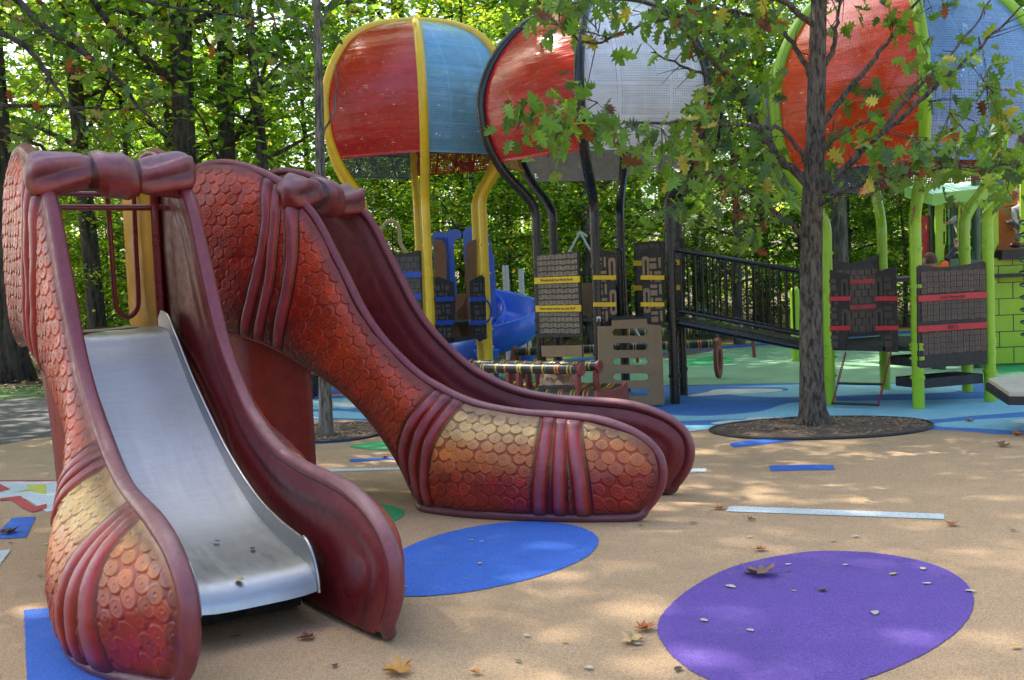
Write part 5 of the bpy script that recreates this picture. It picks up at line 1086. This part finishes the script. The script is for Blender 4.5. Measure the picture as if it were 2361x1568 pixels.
def tree_meshes(seed, H, r0, zc0, spread, nleaf, lsize, nl=26, w=(5, 6, 5, 4, 3, 3, 1.2, .6), fork=False):
    rng = np.random.default_rng(seed); random.seed(seed); m = MB()
    lean = rng.normal(size=2)*.02*H; tr = catmull([(0, 0, -.1), (lean[0]*.2+rng.normal()*.05, lean[1]*.2, H*.3), (lean[0]*.6, lean[1]*.6+rng.normal()*.15, H*.65), (lean[0], lean[1], H)], 8)
    zf = tr[:, 2]/H; rad = r0*(1-.82*np.clip(zf, 0, 1))*(1+.6*np.exp(-np.clip(tr[:, 2], 0, 9)/.25)); m.tube(tr, rad, 12, wob=.05); tips = []
    for i in range(nl):
        f = zc0/H+(1-zc0/H)*((i+.5)/nl)**.9; k = min(int(f*(len(tr)-1)), len(tr)-2); b = tr[k]; a = i*2.4+rng.uniform(-.4, .4); Ls = spread*(1-.55*((f-zc0/H)/(1-zc0/H)))*rng.uniform(.6, 1.15)
        d = np.array([math.cos(a), math.sin(a), rng.uniform(.02, .4)]); P = [b, b+d*Ls*.35+[0, 0, .06*Ls], b+d*Ls*.7+[0, 0, .12*Ls]+rng.normal(size=3)*.06*Ls, b+d*Ls+rng.normal(size=3)*.1*Ls]
        P = catmull(P, 4); rr = np.linspace(max(.012, rad[k]*.42), .006, len(P)); m.tube(P, rr, 5)
        for j in range(3, len(P)): tips.append((P[j], Ls*.20))
        for j in (5, 8, 10):
            if j < len(P):
                s_ = rng.choice([-1, 1]); q = np.array([-d[1]*s_+d[0]*.6, d[0]*s_+d[1]*.6, .1])*Ls*.38; Q = [P[j], P[j]+q*.5, P[j]+q+rng.normal(size=3)*.05]; m.tube(Q, [rr[j]*.6, rr[j]*.4, .004], 4); tips.append((Q[2], Ls*.17)); tips.append((Q[1], Ls*.15))
    trunk = mesh_np('trunk', m.v, m.f, M_barkd, link=False, smooth=True)
    T = np.array([t[0] for t in tips]); S = np.array([t[1] for t in tips]); ci = rng.integers(0, len(T), nleaf); g = rng.normal(size=(nleaf, 3))*np.array([1, 1, .38]); P = T[ci]+g*np.clip(S[ci], .15, .9)[:, None]
    P[:, 2] = np.maximum(P[:, 2], .25)
    V, F, C = leaf_cloud(P, lsize, rng, PALF, w); tone = np.repeat((.8+.4*rng.random(len(T)))[ci], 4)[:, None]; C = C*tone
    crown = mesh_np('crown', V, F, M_leaf, link=False, smooth=False, attr=C); return trunk, crown
KIND = {'tall': [tree_meshes(21, 24, .24, 6.0, 4.6, 6500, .27, 34), tree_meshes(22, 22, .19, 4.5, 4.2, 6000, .25, 34), tree_meshes(23, 25, .28, 8.0, 5.2, 6500, .28, 32)],
 'mid': [tree_meshes(31, 12, .10, 1.8, 3.0, 13000, .115, 34, (4, 7, 7, 2, 5, 2, 1.5, .5)), tree_meshes(32, 10, .08, 1.4, 2.7, 12500, .11, 32, (3, 5, 7, 2, 7, 2, 3.0, 1.0)), tree_meshes(33, 13, .11, 2.4, 3.3, 13000, .115, 34, (6, 6, 4, 6, 2, 4, .6, .3))],
 'low': [tree_meshes(41, 4.5, .045, .3, 1.7, 8000, .13, 26, (5, 5, 3, 6, 2, 5, .5, .2)), tree_meshes(42, 5.5, .05, .4, 1.9, 8500, .13, 28, (6, 5, 3, 6, 2, 5, 1., .3))]}
def plant(kind, i, x, y, rz, sc, label, group, bark_=None, cat='tree', name=None):
    tm, cm = KIND[kind][i]; r = empty(name or {'tall': 'forest_tree', 'mid': 'understory_tree', 'low': 'shrub'}[kind], (x, y, -.05), rz, label, cat, group); r.scale = (sc, sc, sc)
    for nm, me in (('trunk', tm), ('crown', cm)):
        o = bpy.data.objects.new(nm, me); COL.objects.link(o); o.parent = r
        if nm == 'trunk' and bark_: o.material_slots[0].link = 'OBJECT'; o.material_slots[0].material = bark_
    return r
def GX(px_, Y): return D(px_, 700, Y)[0]
named = [('tall', 0, 437, 20.5, 1.05, 'thickest dark straight trunk, left of centre above the slides'), ('tall', 1, 225, 21.5, .95, 'tall trunk leaning slightly behind the bow of the nearest slide'), ('tall', 1, 400, 23, .85, 'slim trunk just left of the thickest dark trunk'),
 ('tall', 0, 537, 21.5, .85, 'forked dark trunk between the thickest trunk and the yellow balloon'), ('tall', 1, 636, 20.5, .7, 'slim dark trunk with a side stem, left of the slim ringed tree'), ('tall', 2, 15, 20.5, 1.1, 'massive dark trunk at the left edge above the grass verge'),
 ('tall', 2, 1390, 34, 1., 'broad trunk seen between the black tower posts'), ('tall', 1, 1170, 30, .9, 'trunk behind the blue spiral tube'), ('tall', 1, 1612, 26, .95, 'grey trunk seen through the bridge railing'), ('tall', 0, 1755, 29, .9, 'trunk seen through the railing near the oak'),
 ('tall', 1, 1940, 24, 1.0, 'pale grey trunk right of the oak trunk'), ('tall', 2, 1005, 36, .9, 'trunk behind the yellow tower posts'), ('tall', 0, 2185, 27, 1.0, 'pinkish grey trunk behind the mint roof'), ('tall', 1, 300, 38, 1., 'distant trunk framed by the nearest slide'), ('tall', 1, 1290, 27, .85, 'trunk behind the word search board')]
for k, i, px_, Y, s_, lab in named: plant(k, i, GX(px_, Y), Y, px_*.7, s_, lab, 'forest trees with clear trunks', M_barkg if px_ in (1612, 1940, 2185) else None)
rr_ = random.Random(5)
sk = ['dense', 'loose', 'yellowing']
def place_row(kind, n, Y0, Y1, x0f, x1f, labs, group, s0, s1):
    for q in range(n):
        Y = rr_.uniform(Y0, Y1); f = (q+.5+rr_.uniform(-.35, .35))/n; x = Y*(x0f+(x1f-x0f)*f); i = rr_.randrange(len(KIND[kind]))
        plant(kind, i, x, Y, rr_.uniform(0, 6.28), rr_.uniform(s0, s1), labs[i], group, cat='tree' if kind != 'low' else 'shrub')
midl = ['bushy light green understory tree in the woods behind the playground', 'yellow flecked understory tree in the woods behind the playground', 'dark green layered understory tree in the woods behind the playground']
lowl = ['low leafy shrub at the edge of the woods', 'taller leafy shrub at the edge of the woods']
tall = ['tall forest tree of the crowded back woods', 'slender tall forest tree of the crowded back woods', 'broad crowned forest tree of the crowded back woods']
place_row('mid', 10, 22, 27, -.62, .62, midl, 'understory trees', .8, 1.05)
place_row('mid', 9, 28, 37, -.6, .6, midl, 'understory trees', .9, 1.25)
place_row('mid', 6, 38, 50, -.58, .58, midl, 'understory trees', 1.1, 1.5)
place_row('low', 17, 22.5, 27, -.60, .60, lowl, 'woodland shrubs', .6, 1.1)
place_row('low', 18, 29, 38, -.58, .58, lowl, 'woodland shrubs', .9, 1.4)
place_row('tall', 6, 33, 46, -.6, .6, tall, 'tall trees of the back woods', .85, 1.05)
# unseen woods beside and overhead; the last four added to shade the foreground
for x, y, i, s_, lab in ((-17, 17, 0, 1.0, 'tall tree shading the path left of the playground'), (-14.5, 25, 1, 1., 'tall tree at the far left corner of the playground'), (-21, 9, 2, 1., 'broad tree left of the camera view'), (-9.5, 9.5, 1, .8, 'slender tree just left of the shoe slides'), (16, 17, 0, 1., 'tall tree right of the castle playhouse'), (15, 8, 1, .9, 'slender tree right of the camera view'), (-11.2, 13, 0, .9, 'tall tree added out of view to shade the ground, left beyond the slides'), (-7.3, 12.6, 1, .85, 'slim tree added just out of view to shade the ground, by the path'), (-14, 11.5, 2, .85, 'broad tree added out of view at left to shade the ground'), (-13, 16.5, 1, 1., 'slender tree added out of view at far left to shade the ground')):
    plant('tall', i, x, y, x*1.3, s_, lab, 'tall trees beside the playground')
# far woods as one mass
rng = np.random.default_rng(77); n = 15000; Yv = rng.uniform(48, 80, n); Xv = Yv*rng.uniform(-.62, .62, n); Zv = rng.beta(1, 1.7, n)*17
cl1 = np.sin(Xv*.55+np.sin(Zv*.7+Yv*.3)*2)+np.sin(Zv*.9+Xv*.3+Yv*.5); kp_ = cl1 > -.75; Pv = np.stack([Xv, Yv, Zv], 1)[kp_]
V, F, C = leaf_cloud(Pv, .62, rng, PALF, (4, 6, 6, 3, 5, 3, 1.4, .5)); o = mesh_np('distant_woods', V, F, M_leaf, smooth=False, attr=C); tag(o, 'distant mass of green woodland foliage', 'woods', kind='stuff')
m = MB()
for k in range(46): Y = rr_.uniform(40, 75); x = Y*rr_.uniform(-.6, .6); m.tube([(x, Y, 0), (x+rr_.uniform(-.3, .3), Y, 9), (x+rr_.uniform(-.6, .6), Y, 20)], [.24, .17, .06], 7)
o = m.build('distant_trunks', M_barkd); tag(o, 'thin dark trunks standing deep in the woods', 'woods', kind='stuff')
# ---------------------------------------------------- oak at the right, with lobed leaves
OAKL = [(0, -.55, 0), (.07, -.42, .0), (.30, -.40, .05), (.14, -.24, .0), (.42, -.12, .08), (.16, -.02, 0), (.38, .20, .07), (.14, .20, .0), (.18, .38, .03), (0, .56, -.06), (-.18, .38, .03), (-.14, .20, 0), (-.38, .20, .07), (-.16, -.02, 0), (-.42, -.12, .08), (-.14, -.24, 0), (-.30, -.40, .05), (-.07, -.42, 0)]
PALO = np.array([(.11, .23, .02), (.15, .28, .028), (.06, .13, .02), (.17, .25, .03), (.40, .33, .04), (.30, .07, .02), (.14, .04, .018), (.06, .12, .05)])
def oak(base, trunk_px, limbs, blobs, name, label, bark_, rtr, Y0, dens=1.0, seed=3, lsize=.21):
    rng = np.random.default_rng(seed); random.seed(seed); t = empty(name, (base[0], base[1], 0), 0, label, 'tree'); o = np.array([base[0], base[1], 0]); m = MB()
    tr = catmull([D(x, y, Y0)-o for x, y in trunk_px], 8); tr[0][2] = -.02; hh = tr[:, 2]; rd = np.interp(hh, [0, .15, .5, 1.4, 2.5, 4, 6.5, 9], np.array([1.5, 1.14, 1.0, .92, .82, .62, .4, .12])*rtr)
    m.tube(tr, rd, 18, wob=.03); m.build('trunk', bark_, t); ends = []
    for k, (pts, r0) in enumerate(limbs):
        P = []; n = len(pts)
        for q, p in enumerate(pts): P.append(D(p[0], p[1], Y0+p[2])-o)
        P = catmull(P, 7); P[2:] += rng.normal(size=P[2:].shape)*.008; mm = MB().tube(P, np.linspace(r0, .006, len(P)), 8, wob=.05)
        for j in range(5, len(P)-1):
            if rng.random() < .45:
                d = rng.normal(size=3)*np.array([1, .7, .8]); d = d/np.linalg.norm(d)*rng.uniform(.12, .38); mm.tube([P[j], P[j]+d*.5+rng.normal(size=3)*.015, P[j]+d], [.006, .004, .002], 4); ends.append(P[j]+d)
        ends += [P[j] for j in range(len(P)//2, len(P))]; mm.build('branch', bark_, t)
    ends = np.array(ends); PP = []; CC = []; tw = MB()
    for (cx, cy, rx, ry, n, dy) in blobs:
        n = int(n*dens); nc = max(2, n//7); cs = [D(cx+rx*rng.normal()*.5, cy+ry*rng.normal()*.5, Y0+dy+rng.normal()*.35)-o for _ in range(nc)]
        for c in cs:
            k = np.argmin(((ends-c)**2).sum(1)); e = ends[k]
            if np.linalg.norm(e-c) < 1.3: tw.tube([e, (e+c)/2+rng.normal(size=3)*.03, c], [.006, .0045, .002], 4)
            PP.append(c+rng.normal(size=(7, 3))*np.array([.13, .13, .10]))
    PP = np.concatenate(PP); tw.build('twigs', bark_, t)
    n = len(PP); nrm = rng.normal(size=(n, 3))*np.array([.8, .8, .5]); nrm[:, 2] += .45; nrm /= np.linalg.norm(nrm, axis=1)[:, None]; tt = rng.normal(size=(n, 3)); tt[:, 2] -= 1.0; tt -= nrm*(tt*nrm).sum(1)[:, None]; tt /= np.linalg.norm(tt, axis=1)[:, None]; bb = np.cross(nrm, tt)
    sh = np.array(OAKL); s = lsize*rng.uniform(.6, 1.15, n); curl = rng.uniform(-.25, .45, n)
    zz = sh[None, :, 2]+curl[:, None]*(sh[None, :, 1]**2+1.6*sh[None, :, 0]**2)
    V = PP[:, None, :]+(bb[:, None, :]*sh[None, :, 0:1]+tt[:, None, :]*sh[None, :, 1:2])*s[:, None, None]+nrm[:, None, :]*zz[:, :, None]*s[:, None, None]
    # fan of triangles from the centre
    K = len(sh); ctr = PP[:, None, :]; V = np.concatenate([V, ctr], 1).reshape(-1, 3); base_i = np.arange(n)[:, None]*(K+1); k = np.arange(K)
    F = np.stack([base_i+k, base_i+(k+1) % K, base_i+K+0*k], 2).reshape(-1, 3); ci = rng.choice(len(PALO), n, p=np.array([5, 5, 3.5, 3, .9, .7, .7, 2])/20.8); C = PALO[ci]*rng.uniform(.75, 1.25, (n, 1)); C = np.repeat(C[:, None, :], K+1, 1)
    edge = np.array([1.0]*K+[1.05])[None, :, None]; C = (C*edge).reshape(-1, 3)
    mesh_np('crown', V, F, M_oak, t, smooth=False, attr=C); return t
limbs = [([(1880, 560, 0), (1800, 500, -.2), (1745, 455, -.4), (1690, 425, -.6)], .03),
 ([(1872, 430, 0), (1800, 365, .1), (1745, 290, .1), (1690, 205, .2), (1600, 165, .3), (1500, 120, .4)], .045),
 ([(1745, 290, .1), (1712, 230, 0), (1640, 140, -.2), (1560, 60, -.3), (1500, 10, -.4)], .026),
 ([(1868, 390, 0), (1800, 300, -.3), (1700, 290, -.5), (1560, 282, -.7), (1450, 290, -.9), (1350, 310, -1.0), (1250, 300, -1.1)], .022),
 ([(1878, 455, 0), (1950, 385, -.2), (2010, 330, -.3), (2080, 270, -.4), (2180, 180, -.5), (2290, 80, -.6), (2361, 10, -.7)], .04),
 ([(2030, 310, -.3), (2100, 215, -.1), (2200, 120, 0), (2290, -10, .1)], .026),
 ([(1885, 300, 0), (1950, 215, .2), (2030, 120, .3), (2110, 10, .4), (2150, -60, .5)], .036),
 ([(1882, 200, 0), (1840, 120, .1), (1800, 60, .2), (1770, -40, .3)], .034),
 ([(1890, 170, 0), (1925, 100, 0), (1935, 20, 0), (1960, -60, 0)], .03),
 ([(1878, 480, 0), (1960, 435, -.5), (2060, 410, -.8), (2160, 390, -1.0), (2260, 385, -1.2), (2350, 380, -1.3)], .022),
 ([(1700, 205, .2), (1640, 80, .4), (1600, 20, .5), (1500, -30, .5)], .022),
 ([(1885, 350, 0), (1960, 300, .4), (2050, 260, .7), (2150, 240, .9), (2250, 300, 1.0)], .018),
 ([(1880, 60, 0), (1700, -60, -.5), (1500, -90, -.9), (1330, -40, -1.2)], .03), ([(1885, 0, 0), (2000, -150, -.6), (2200, -180, -1), (2350, -100, -1.2)], .03), ([(1800, 60, .2), (1650, 20, 0), (1480, 60, -.3), (1360, 100, -.5), (1290, 60, -.6)], .02)]
blobs = [(1255, 300, 60, 55, 74, -1.1), (1330, 265, 55, 45, 42, -1.), (1400, 300, 55, 40, 34, -.9), (1215, 340, 45, 30, 24, -1.1), (1470, 320, 45, 35, 14, -.8),
 (1290, 40, 75, 35, 70, -1.), (1390, 35, 60, 40, 46, -.8), (1480, 60, 60, 50, 36, -.6), (1560, 100, 50, 60, 40, -.2), (1600, 30, 70, 40, 56, 0), (1700, 60, 70, 60, 70, .1), (1660, 190, 50, 60, 50, .2), (1640, 300, 60, 50, 62, -.2), (1740, 180, 45, 60, 50, .2),
 (1560, 360, 60, 40, 54, -.3), (1620, 410, 80, 45, 92, -.3), (1700, 460, 70, 45, 66, -.3), (1750, 370, 45, 50, 46, -.1), (1560, 440, 45, 30, 24, -.4), (1700, 540, 80, 40, 30, -.2), (1640, 480, 60, 30, 26, -.5),
 (1780, 30, 60, 50, 40, .2), (1960, 60, 50, 50, 26, .2), (1985, 230, 45, 40, 22, .1), (2020, 290, 50, 40, 26, -.1), (1960, 320, 35, 30, 12, 0), (2080, 60, 50, 40, 22, .3), (2140, 30, 60, 40, 36, .2),
 (2150, 160, 60, 60, 44, 0), (2220, 190, 60, 60, 44, -.2), (2290, 140, 60, 50, 34, -.4), (2320, 240, 50, 50, 26, -.5), (2180, 340, 60, 40, 44, -.7), (2080, 380, 70, 35, 56, -.7), (2250, 350, 70, 45, 74, -1.), (2330, 380, 50, 40, 50, -1.2), (2140, 420, 60, 22, 24, -.8), (1985, 400, 50, 30, 26, -.4), (2310, 310, 60, 40, 40, -.9), (2340, 450, 40, 30, 16, -1.2),
 (2200, -80, 160, 60, 90, 0), (1800, -120, 200, 60, 120, 0), (1450, -80, 180, 50, 110, -.5), (1900, -260, 400, 90, 260, .2), (1900, -420, 350, 80, 240, .2), (1900, -600, 260, 80, 200, .2)]
ob = G(1875, 985); oak(ob, [(1877, 985), (1872, 880), (1870, 700), (1872, 500), (1880, 330), (1884, 150), (1888, 0), (1895, -300), (1900, -700)], limbs, blobs, 'oak_tree', 'young oak with lobed green and rusty leaves in the mulch ring at right', bark('bark_oak', (.03, .024, .018), (.22, .185, .145), 22, st=.42), .113, ob[1], .7, lsize=.175)
# slim tree under and above the second slide
sb = G(752, 1008); limbs2 = [([(742, 120, 0), (700, 60, .2), (650, 20, .4), (600, -60, .5)], .02), ([(742, 250, 0), (690, 180, .3), (640, 140, .5)], .014), ([(738, 60, 0), (790, -40, .3), (860, -100, .5)], .02), ([(738, 0, 0), (690, -100, -.3), (620, -200, -.5)], .02), ([(742, 330, 0), (770, 240, .2), (775, 150, .3)], .012), ([(735, -100, 0), (800, -250, 0), (900, -300, .2)], .02)]
blobs2 = [(640, 60, 80, 50, 40, .4), (780, 20, 60, 50, 20, .4), (560, 20, 70, 50, 40, .5), (690, 170, 50, 40, 10, .3), (740, -200, 260, 90, 220, .1), (740, -420, 240, 90, 200, .1), (740, -600, 200, 80, 160, .1), (860, -120, 80, 50, 50, .4)]
oak(sb, [(752, 1008), (750, 900), (747, 700), (741, 500), (737, 300), (733, 100), (729, -100), (730, -400), (725, -700)], limbs2, blobs2, 'slim_tree', 'slim straight tree in a mulch ring, its pale base seen under the red slide', bark('bark_slim', (.07, .06, .05), (.34, .31, .25), 22), .062, sb[1], 1.0, seed=9, lsize=.17)
# maple limb reaching in at the upper left, nearer the camera
tb_ = np.array([-7.4, 10.2, 0]); limbs3 = [([(-60, -100, 0), (100, 60, 0), (250, 160, 0), (330, 260, .3), (400, 330, .5)], .04), ([(-80, 50, -.5), (60, 110, -.5), (150, 230, -.5), (230, 330, -.6)], .03), ([(-100, 290, .3), (0, 300, .3), (80, 330, .4), (180, 400, .4), (250, 420, .5)], .03), ([(-60, 240, 0), (100, 245, 0), (300, 250, .4), (420, 215, .6)], .02), ([(-40, -120, .5), (200, -40, .5), (420, 20, .4), (600, 40, .4)], .03)]
blobs3 = [(60, 60, 90, 70, 110, 0), (180, 120, 90, 60, 90, .2), (300, 60, 90, 60, 60, .3), (420, 50, 70, 50, 44, .4), (90, 220, 90, 60, 70, 0), (230, 260, 80, 60, 60, .2), (60, 330, 70, 50, 50, .3), (330, 200, 60, 50, 36, .4), (-100, 100, 120, 200, 140, 0), (200, -120, 350, 90, 220, .3), (-100, -300, 300, 120, 240, 0)]
oak(tb_, [(-560, 1070), (-540, 800), (-500, 500), (-440, 200), (-380, -150), (-330, -500)], [([(-440, 200, 0), (-250, 0, 0), (-60, -100, 0)], .06), ([(-470, 350, 0), (-250, 250, 0), (-80, 240, 0)], .04), ([(-420, 100, 0), (-240, 60, -.3), (-80, 50, -.5)], .04)]+limbs3, blobs3, 'maple_tree', 'nearer maple whose leafy limbs hang in from the upper left corner', M_barkd, .16, tb_[1], .6, seed=15, lsize=.13)
# ------------------------------------------------------------------ fallen leaves
m, nt, bs, N, L = nodes('fallen_leaf_dry'); a = N.new('ShaderNodeAttribute'); a.attribute_name = 'Col'; L.new(a.outputs[0], bs.inputs['Base Color']); bs.inputs['Roughness'].default_value = .7; MT['fallen'] = m
MAP = [(0, -.5), (.10, -.42), (.36, -.42), (.22, -.22), (.52, -.02), (.28, .0), (.30, .30), (.12, .22), (0, .56), (-.12, .22), (-.30, .30), (-.28, 0), (-.52, -.02), (-.22, -.22), (-.36, -.42), (-.10, -.42)]
def leaf(px_, py_, size, kind, col, label, z=0.0, at=None, rz=None):
    rng = np.random.default_rng(int(abs(px_*7+py_))); g = G(px_, py_, z) if at is None else at; rz = rng.uniform(0, 6.28) if rz is None else rz
    sh = MAP if kind == 'maple' else [(.30*math.sin(t)*(1-.25*math.cos(t)), .5*math.cos(t)) for t in np.linspace(0, 2*PI, 12, endpoint=False)]
    cu = rng.uniform(.5, 1.1) if kind == 'maple' else rng.uniform(.1, .35); ax = rng.uniform(0, 3.14); V = []
    for x, y in sh:
        q = x*math.cos(ax)+y*math.sin(ax); V.append((x*size, y*size, size*(cu*q*q+.10*abs(x)+(.15*rng.random() if kind == 'maple' else 0))+.003))
    n = len(V); V += [(x*.5, y*.5, z_*.35+.002) for x, y, z_ in V[:n]]; V.append((0, 0, .003)); F = [(i, (i+1) % n, n+(i+1) % n, n+i) for i in range(n)]+[(n+i, n+(i+1) % n, 2*n) for i in range(n)]
    col = np.array(col); C = np.array([col*rng.uniform(.7, 1.25) for _ in V]); V = np.array(V)
    if kind == 'maple':
        k = len(V); V = np.concatenate([V, [(0.0, -.5*size, .004), (.004, -.52*size, .006), (.05*size, -.95*size, .02*1), (.06*size, -.93*size, .022)]]); F.append((k, k+1, k+2, k+3)); C = np.concatenate([C, [col*.6]*4])
    c, s = math.cos(rz), math.sin(rz); zmin = V[:, 2].min(); V[:, 2] -= zmin-.002
    o = mesh_np('fallen_leaf', V, F, MT['fallen'], smooth=True, attr=C); o.location = (g[0], g[1], g[2]+.001); o.rotation_euler = (0, 0, rz); tag(o, label, 'leaf', 'fallen leaves on the play surface'); return o
rust, brown, pale, yel, olive, dk = (.42, .13, .03), (.20, .10, .05), (.50, .47, .36), (.50, .36, .10), (.14, .15, .04), (.06, .045, .035)
BL = [(1747, 1325, .17, 'maple', (.24, .15, .10), 'large curled brown maple leaf standing at the top of the purple oval'), (1726, 1322, .06, 'o', dk, 'dark green scrap of leaf left of the large curled leaf on the purple oval'), (1455, 1480, .105, 'maple', (.50, .33, .14), 'crumpled tan leaf left of the purple oval'), (1490, 1450, .10, 'maple', rust, 'rust leaf with upright tip just left of the purple oval'), (1470, 1485, .05, 'o', pale, 'small pale leaf touching the crumpled tan leaf'), (920, 1552, .13, 'maple', (.48, .24, .05), 'orange tan maple leaf at the bottom edge, left of centre'), (1095, 1552, .05, 'maple', (.42, .2, .04), 'small orange leaf at the bottom edge right of the maple leaf'), (1357, 1540, .055, 'o', pale, 'round cream leaf near the bottom edge'), (1563, 1543, .06, 'o', dk, 'dark leaf at the lower left rim of the purple oval'), (1194, 1524, .04, 'o', olive, 'small olive leaf near the bottom edge'), (773, 1535, .045, 'o', dk, 'small dark leaf below the toe of the nearest slide'), (703, 1472, .08, 'maple', (.28, .12, .09), 'reddish curled leaf in front of the steel chute'), (545, 1467, .05, 'o', brown, 'small brown leaf in the shade before the steel chute'), (1215, 1466, .045, 'o', pale, 'small pale leaf below the blue oval'), (1302, 1480, .04, 'o', yel, 'small yellow leaf between the blue and purple ovals'), (1755, 1268, .075, 'maple', rust, 'rusty crumpled leaf above the purple oval'), (2194, 1211, .085, 'maple', rust, 'rusty leaf below the right end of the long white strip'), (1660, 1173, .09, 'maple', (.50, .22, .08), 'orange leaf at the left tip of the long white strip'), (1733, 1199, .055, 'maple', brown, 'brown curled leaf under the long white strip'), (1598, 1206, .06, 'o', (.10, .14, .06), 'green scrap right of the second slide toe'), (1476, 1212, .045, 'o', dk, 'dark scrap below the second slide toe'), (1685, 1353, .075, 'o', pale, 'cream leaf on the purple oval below the large curled leaf'), (1623, 1431, .055, 'o', pale, 'cream leaf at the left part of the purple oval'), (1729, 1454, .045, 'o', pale, 'small cream leaf low on the purple oval'), (2017, 1414, .07, 'o', (.42, .42, .33), 'greyish leaf low right of the middle of the purple oval'), (2137, 1346, .055, 'o', pale, 'pale leaf at the right part of the purple oval'), (2128, 1312, .06, 'o', (.45, .44, .33), 'pale curled leaf at the upper right of the purple oval'), (2060, 1324, .06, 'o', yel, 'tan leaf near the top right of the purple oval'), (1950, 1303, .04, 'o', pale, 'tiny pale leaf at the top middle of the purple oval'), (1818, 1302, .045, 'o', pale, 'tiny pale leaf at the top left of the purple oval'), (1898, 1362, .05, 'maple', olive, 'small olive leaf at the centre of the purple oval'), (1831, 1363, .03, 'o', yel, 'tiny yellow scrap on the purple oval'), (2238, 1363, .06, 'o', pale, 'pale leaf on the right rim of the purple oval'), (1972, 1237, .06, 'o', pale, 'pale thin leaf above the purple oval'), (1920, 1247, .045, 'o', yel, 'yellow leaf above the purple oval'), (1728, 1238, .045, 'o', pale, 'tiny pale leaf left above the purple oval'), (1997, 1155, .05, 'o', pale, 'pale leaf above the long white strip'), (2070, 1091, .04, 'o', pale, 'tiny pale leaf right of the blue rectangle'), (2336, 1223, .05, 'o', olive, 'olive leaf near the right edge'), (2344, 1493, .055, 'o', yel, 'yellow leaf near the lower right corner'), (2345, 1004, .10, 'maple', rust, 'rust leaf at the right edge by the blue surface'), (2315, 1029, .13, 'maple', (.20, .12, .07), 'long brown curled leaf near the right edge'), (1088, 1246, .04, 'o', yel, 'upper left of two scraps on the blue oval'), (1110, 1249, .035, 'o', pale, 'upper right of two scraps on the blue oval'), (1106, 1300, .045, 'o', yel, 'tan leaf in the middle of the blue oval'), (930, 1353, .055, 'o', (.40, .44, .28), 'pale green leaf at the lower left rim of the blue oval'), (890, 1056, .06, 'maple', (.20, .03, .02), 'dark red leaf on the thin blue strip under the slide'), (22, 1228, .13, 'maple', (.16, .09, .06), 'brown maple leaf on the small blue rectangle at the left edge'), (105, 1255, .05, 'o', pale, 'pale leaf left of the nearest slide'), (92, 1328, .045, 'o', olive, 'olive scrap left of the nearest slide'), (24, 1252, .045, 'o', dk, 'dark scrap below the leaf on the small blue rectangle'), (1930, 973, .05, 'o', yel, 'yellow leaf on the mulch of the oak ring'), (1561, 1113, .05, 'o', brown, 'brown scrap just right of the second slide'), (2235, 972, .09, 'maple', (.30, .16, .08), 'brown leaf on the light blue patch right of the oak'), (1455, 1178, .0, '', 0, '')]
for b in BL:
    if b[2] > 0: leaf(b[0], b[1], b[2]*(.8 if b[3] == 'o' else 1), *b[3:])
c_, s_ = math.cos(t1), math.sin(t1)
for (u_, n_, z_, sz, k, col, lab) in ((-.86, -.01, .325, .035, 'o', dk, 'left of two dark scraps on the steel chute'), (-.72, .11, .295, .04, 'o', dk, 'right of two dark scraps on the steel chute'), (-.42, -.06, .245, .05, 'o', yel, 'yellowish leaf near the lip of the steel chute')):
    leaf(u_*99, n_*99+3, sz, k, col, lab, at=np.array([o1[0]+c_*u_-s_*n_, o1[1]+s_*u_+c_*n_, z_+.004]))
# litter of dead leaves over the far mulch (uncountable)
rng = np.random.default_rng(5); n = 9000; Yv = rng.uniform(17, 30, n); Xv = Yv*rng.uniform(-.55, .55, n); P = np.stack([Xv, Yv, np.full(n, .0)+rng.uniform(-.02, .03, n)], 1)
fe_ = np.array(sorted([tuple(p) for p in fe])); okm = Yv > np.interp(Xv, fe_[:, 0], fe_[:, 1])+.1; P = P[okm]
V, F, C = leaf_cloud(P, .09, rng, np.array([(.40, .22, .10), (.28, .15, .07), (.16, .09, .05), (.48, .34, .20), (.42, .30, .05)]), (3, 3, 3, 3, 1), flat=1.5); o = mesh_np('leaf_litter', V, F, MT['fallen'], smooth=False, attr=C); tag(o, 'scatter of dead brown leaves on the mulch at the wood edge', 'leaf litter', kind='stuff')
# ------------------------------------------------------------------ light
ELEV, AZ = math.radians(SUN_EL), math.radians(SUN_AZ)          # azimuth measured from +X towards +Y, direction TO the sun
sd = np.array([math.cos(ELEV)*math.cos(AZ), math.cos(ELEV)*math.sin(AZ), math.sin(ELEV)])
sl_ = bpy.data.lights.new('sun', 'SUN'); sl_.energy = SUN_E; sl_.angle = math.radians(.53); sl_.color = (1, .93, .82); so = bpy.data.objects.new('sun', sl_); COL.objects.link(so)
so.rotation_euler = Vector(tuple(sd)).to_track_quat('Z', 'Y').to_euler()
w = bpy.data.worlds.new('World'); SC.world = w; w.use_nodes = True; nt = w.node_tree; bg = nt.nodes['Background']; sk_ = nt.nodes.new('ShaderNodeTexSky'); sk_.sky_type = 'NISHITA'; sk_.sun_disc = False
sk_.sun_elevation = ELEV; sk_.sun_rotation = math.radians(90)-AZ; sk_.air_density = 1.0; sk_.dust_density = 3.5; sk_.ozone_density = 1.0
nt.links.new(sk_.outputs[0], bg.inputs[0]); bg.inputs[1].default_value = SKY_S
SC.view_settings.view_transform = 'Standard'; SC.view_settings.look = 'None'; SC.view_settings.gamma = 1; SC.view_settings.exposure = EXPO
SC.render.film_transparent = False
cy = SC.cycles; cy.max_bounces = 8; cy.diffuse_bounces = 4; cy.glossy_bounces = 4; cy.transmission_bounces = 6; cy.transparent_max_bounces = 12; cy.use_denoising = True; cy.sample_clamp_indirect = 6
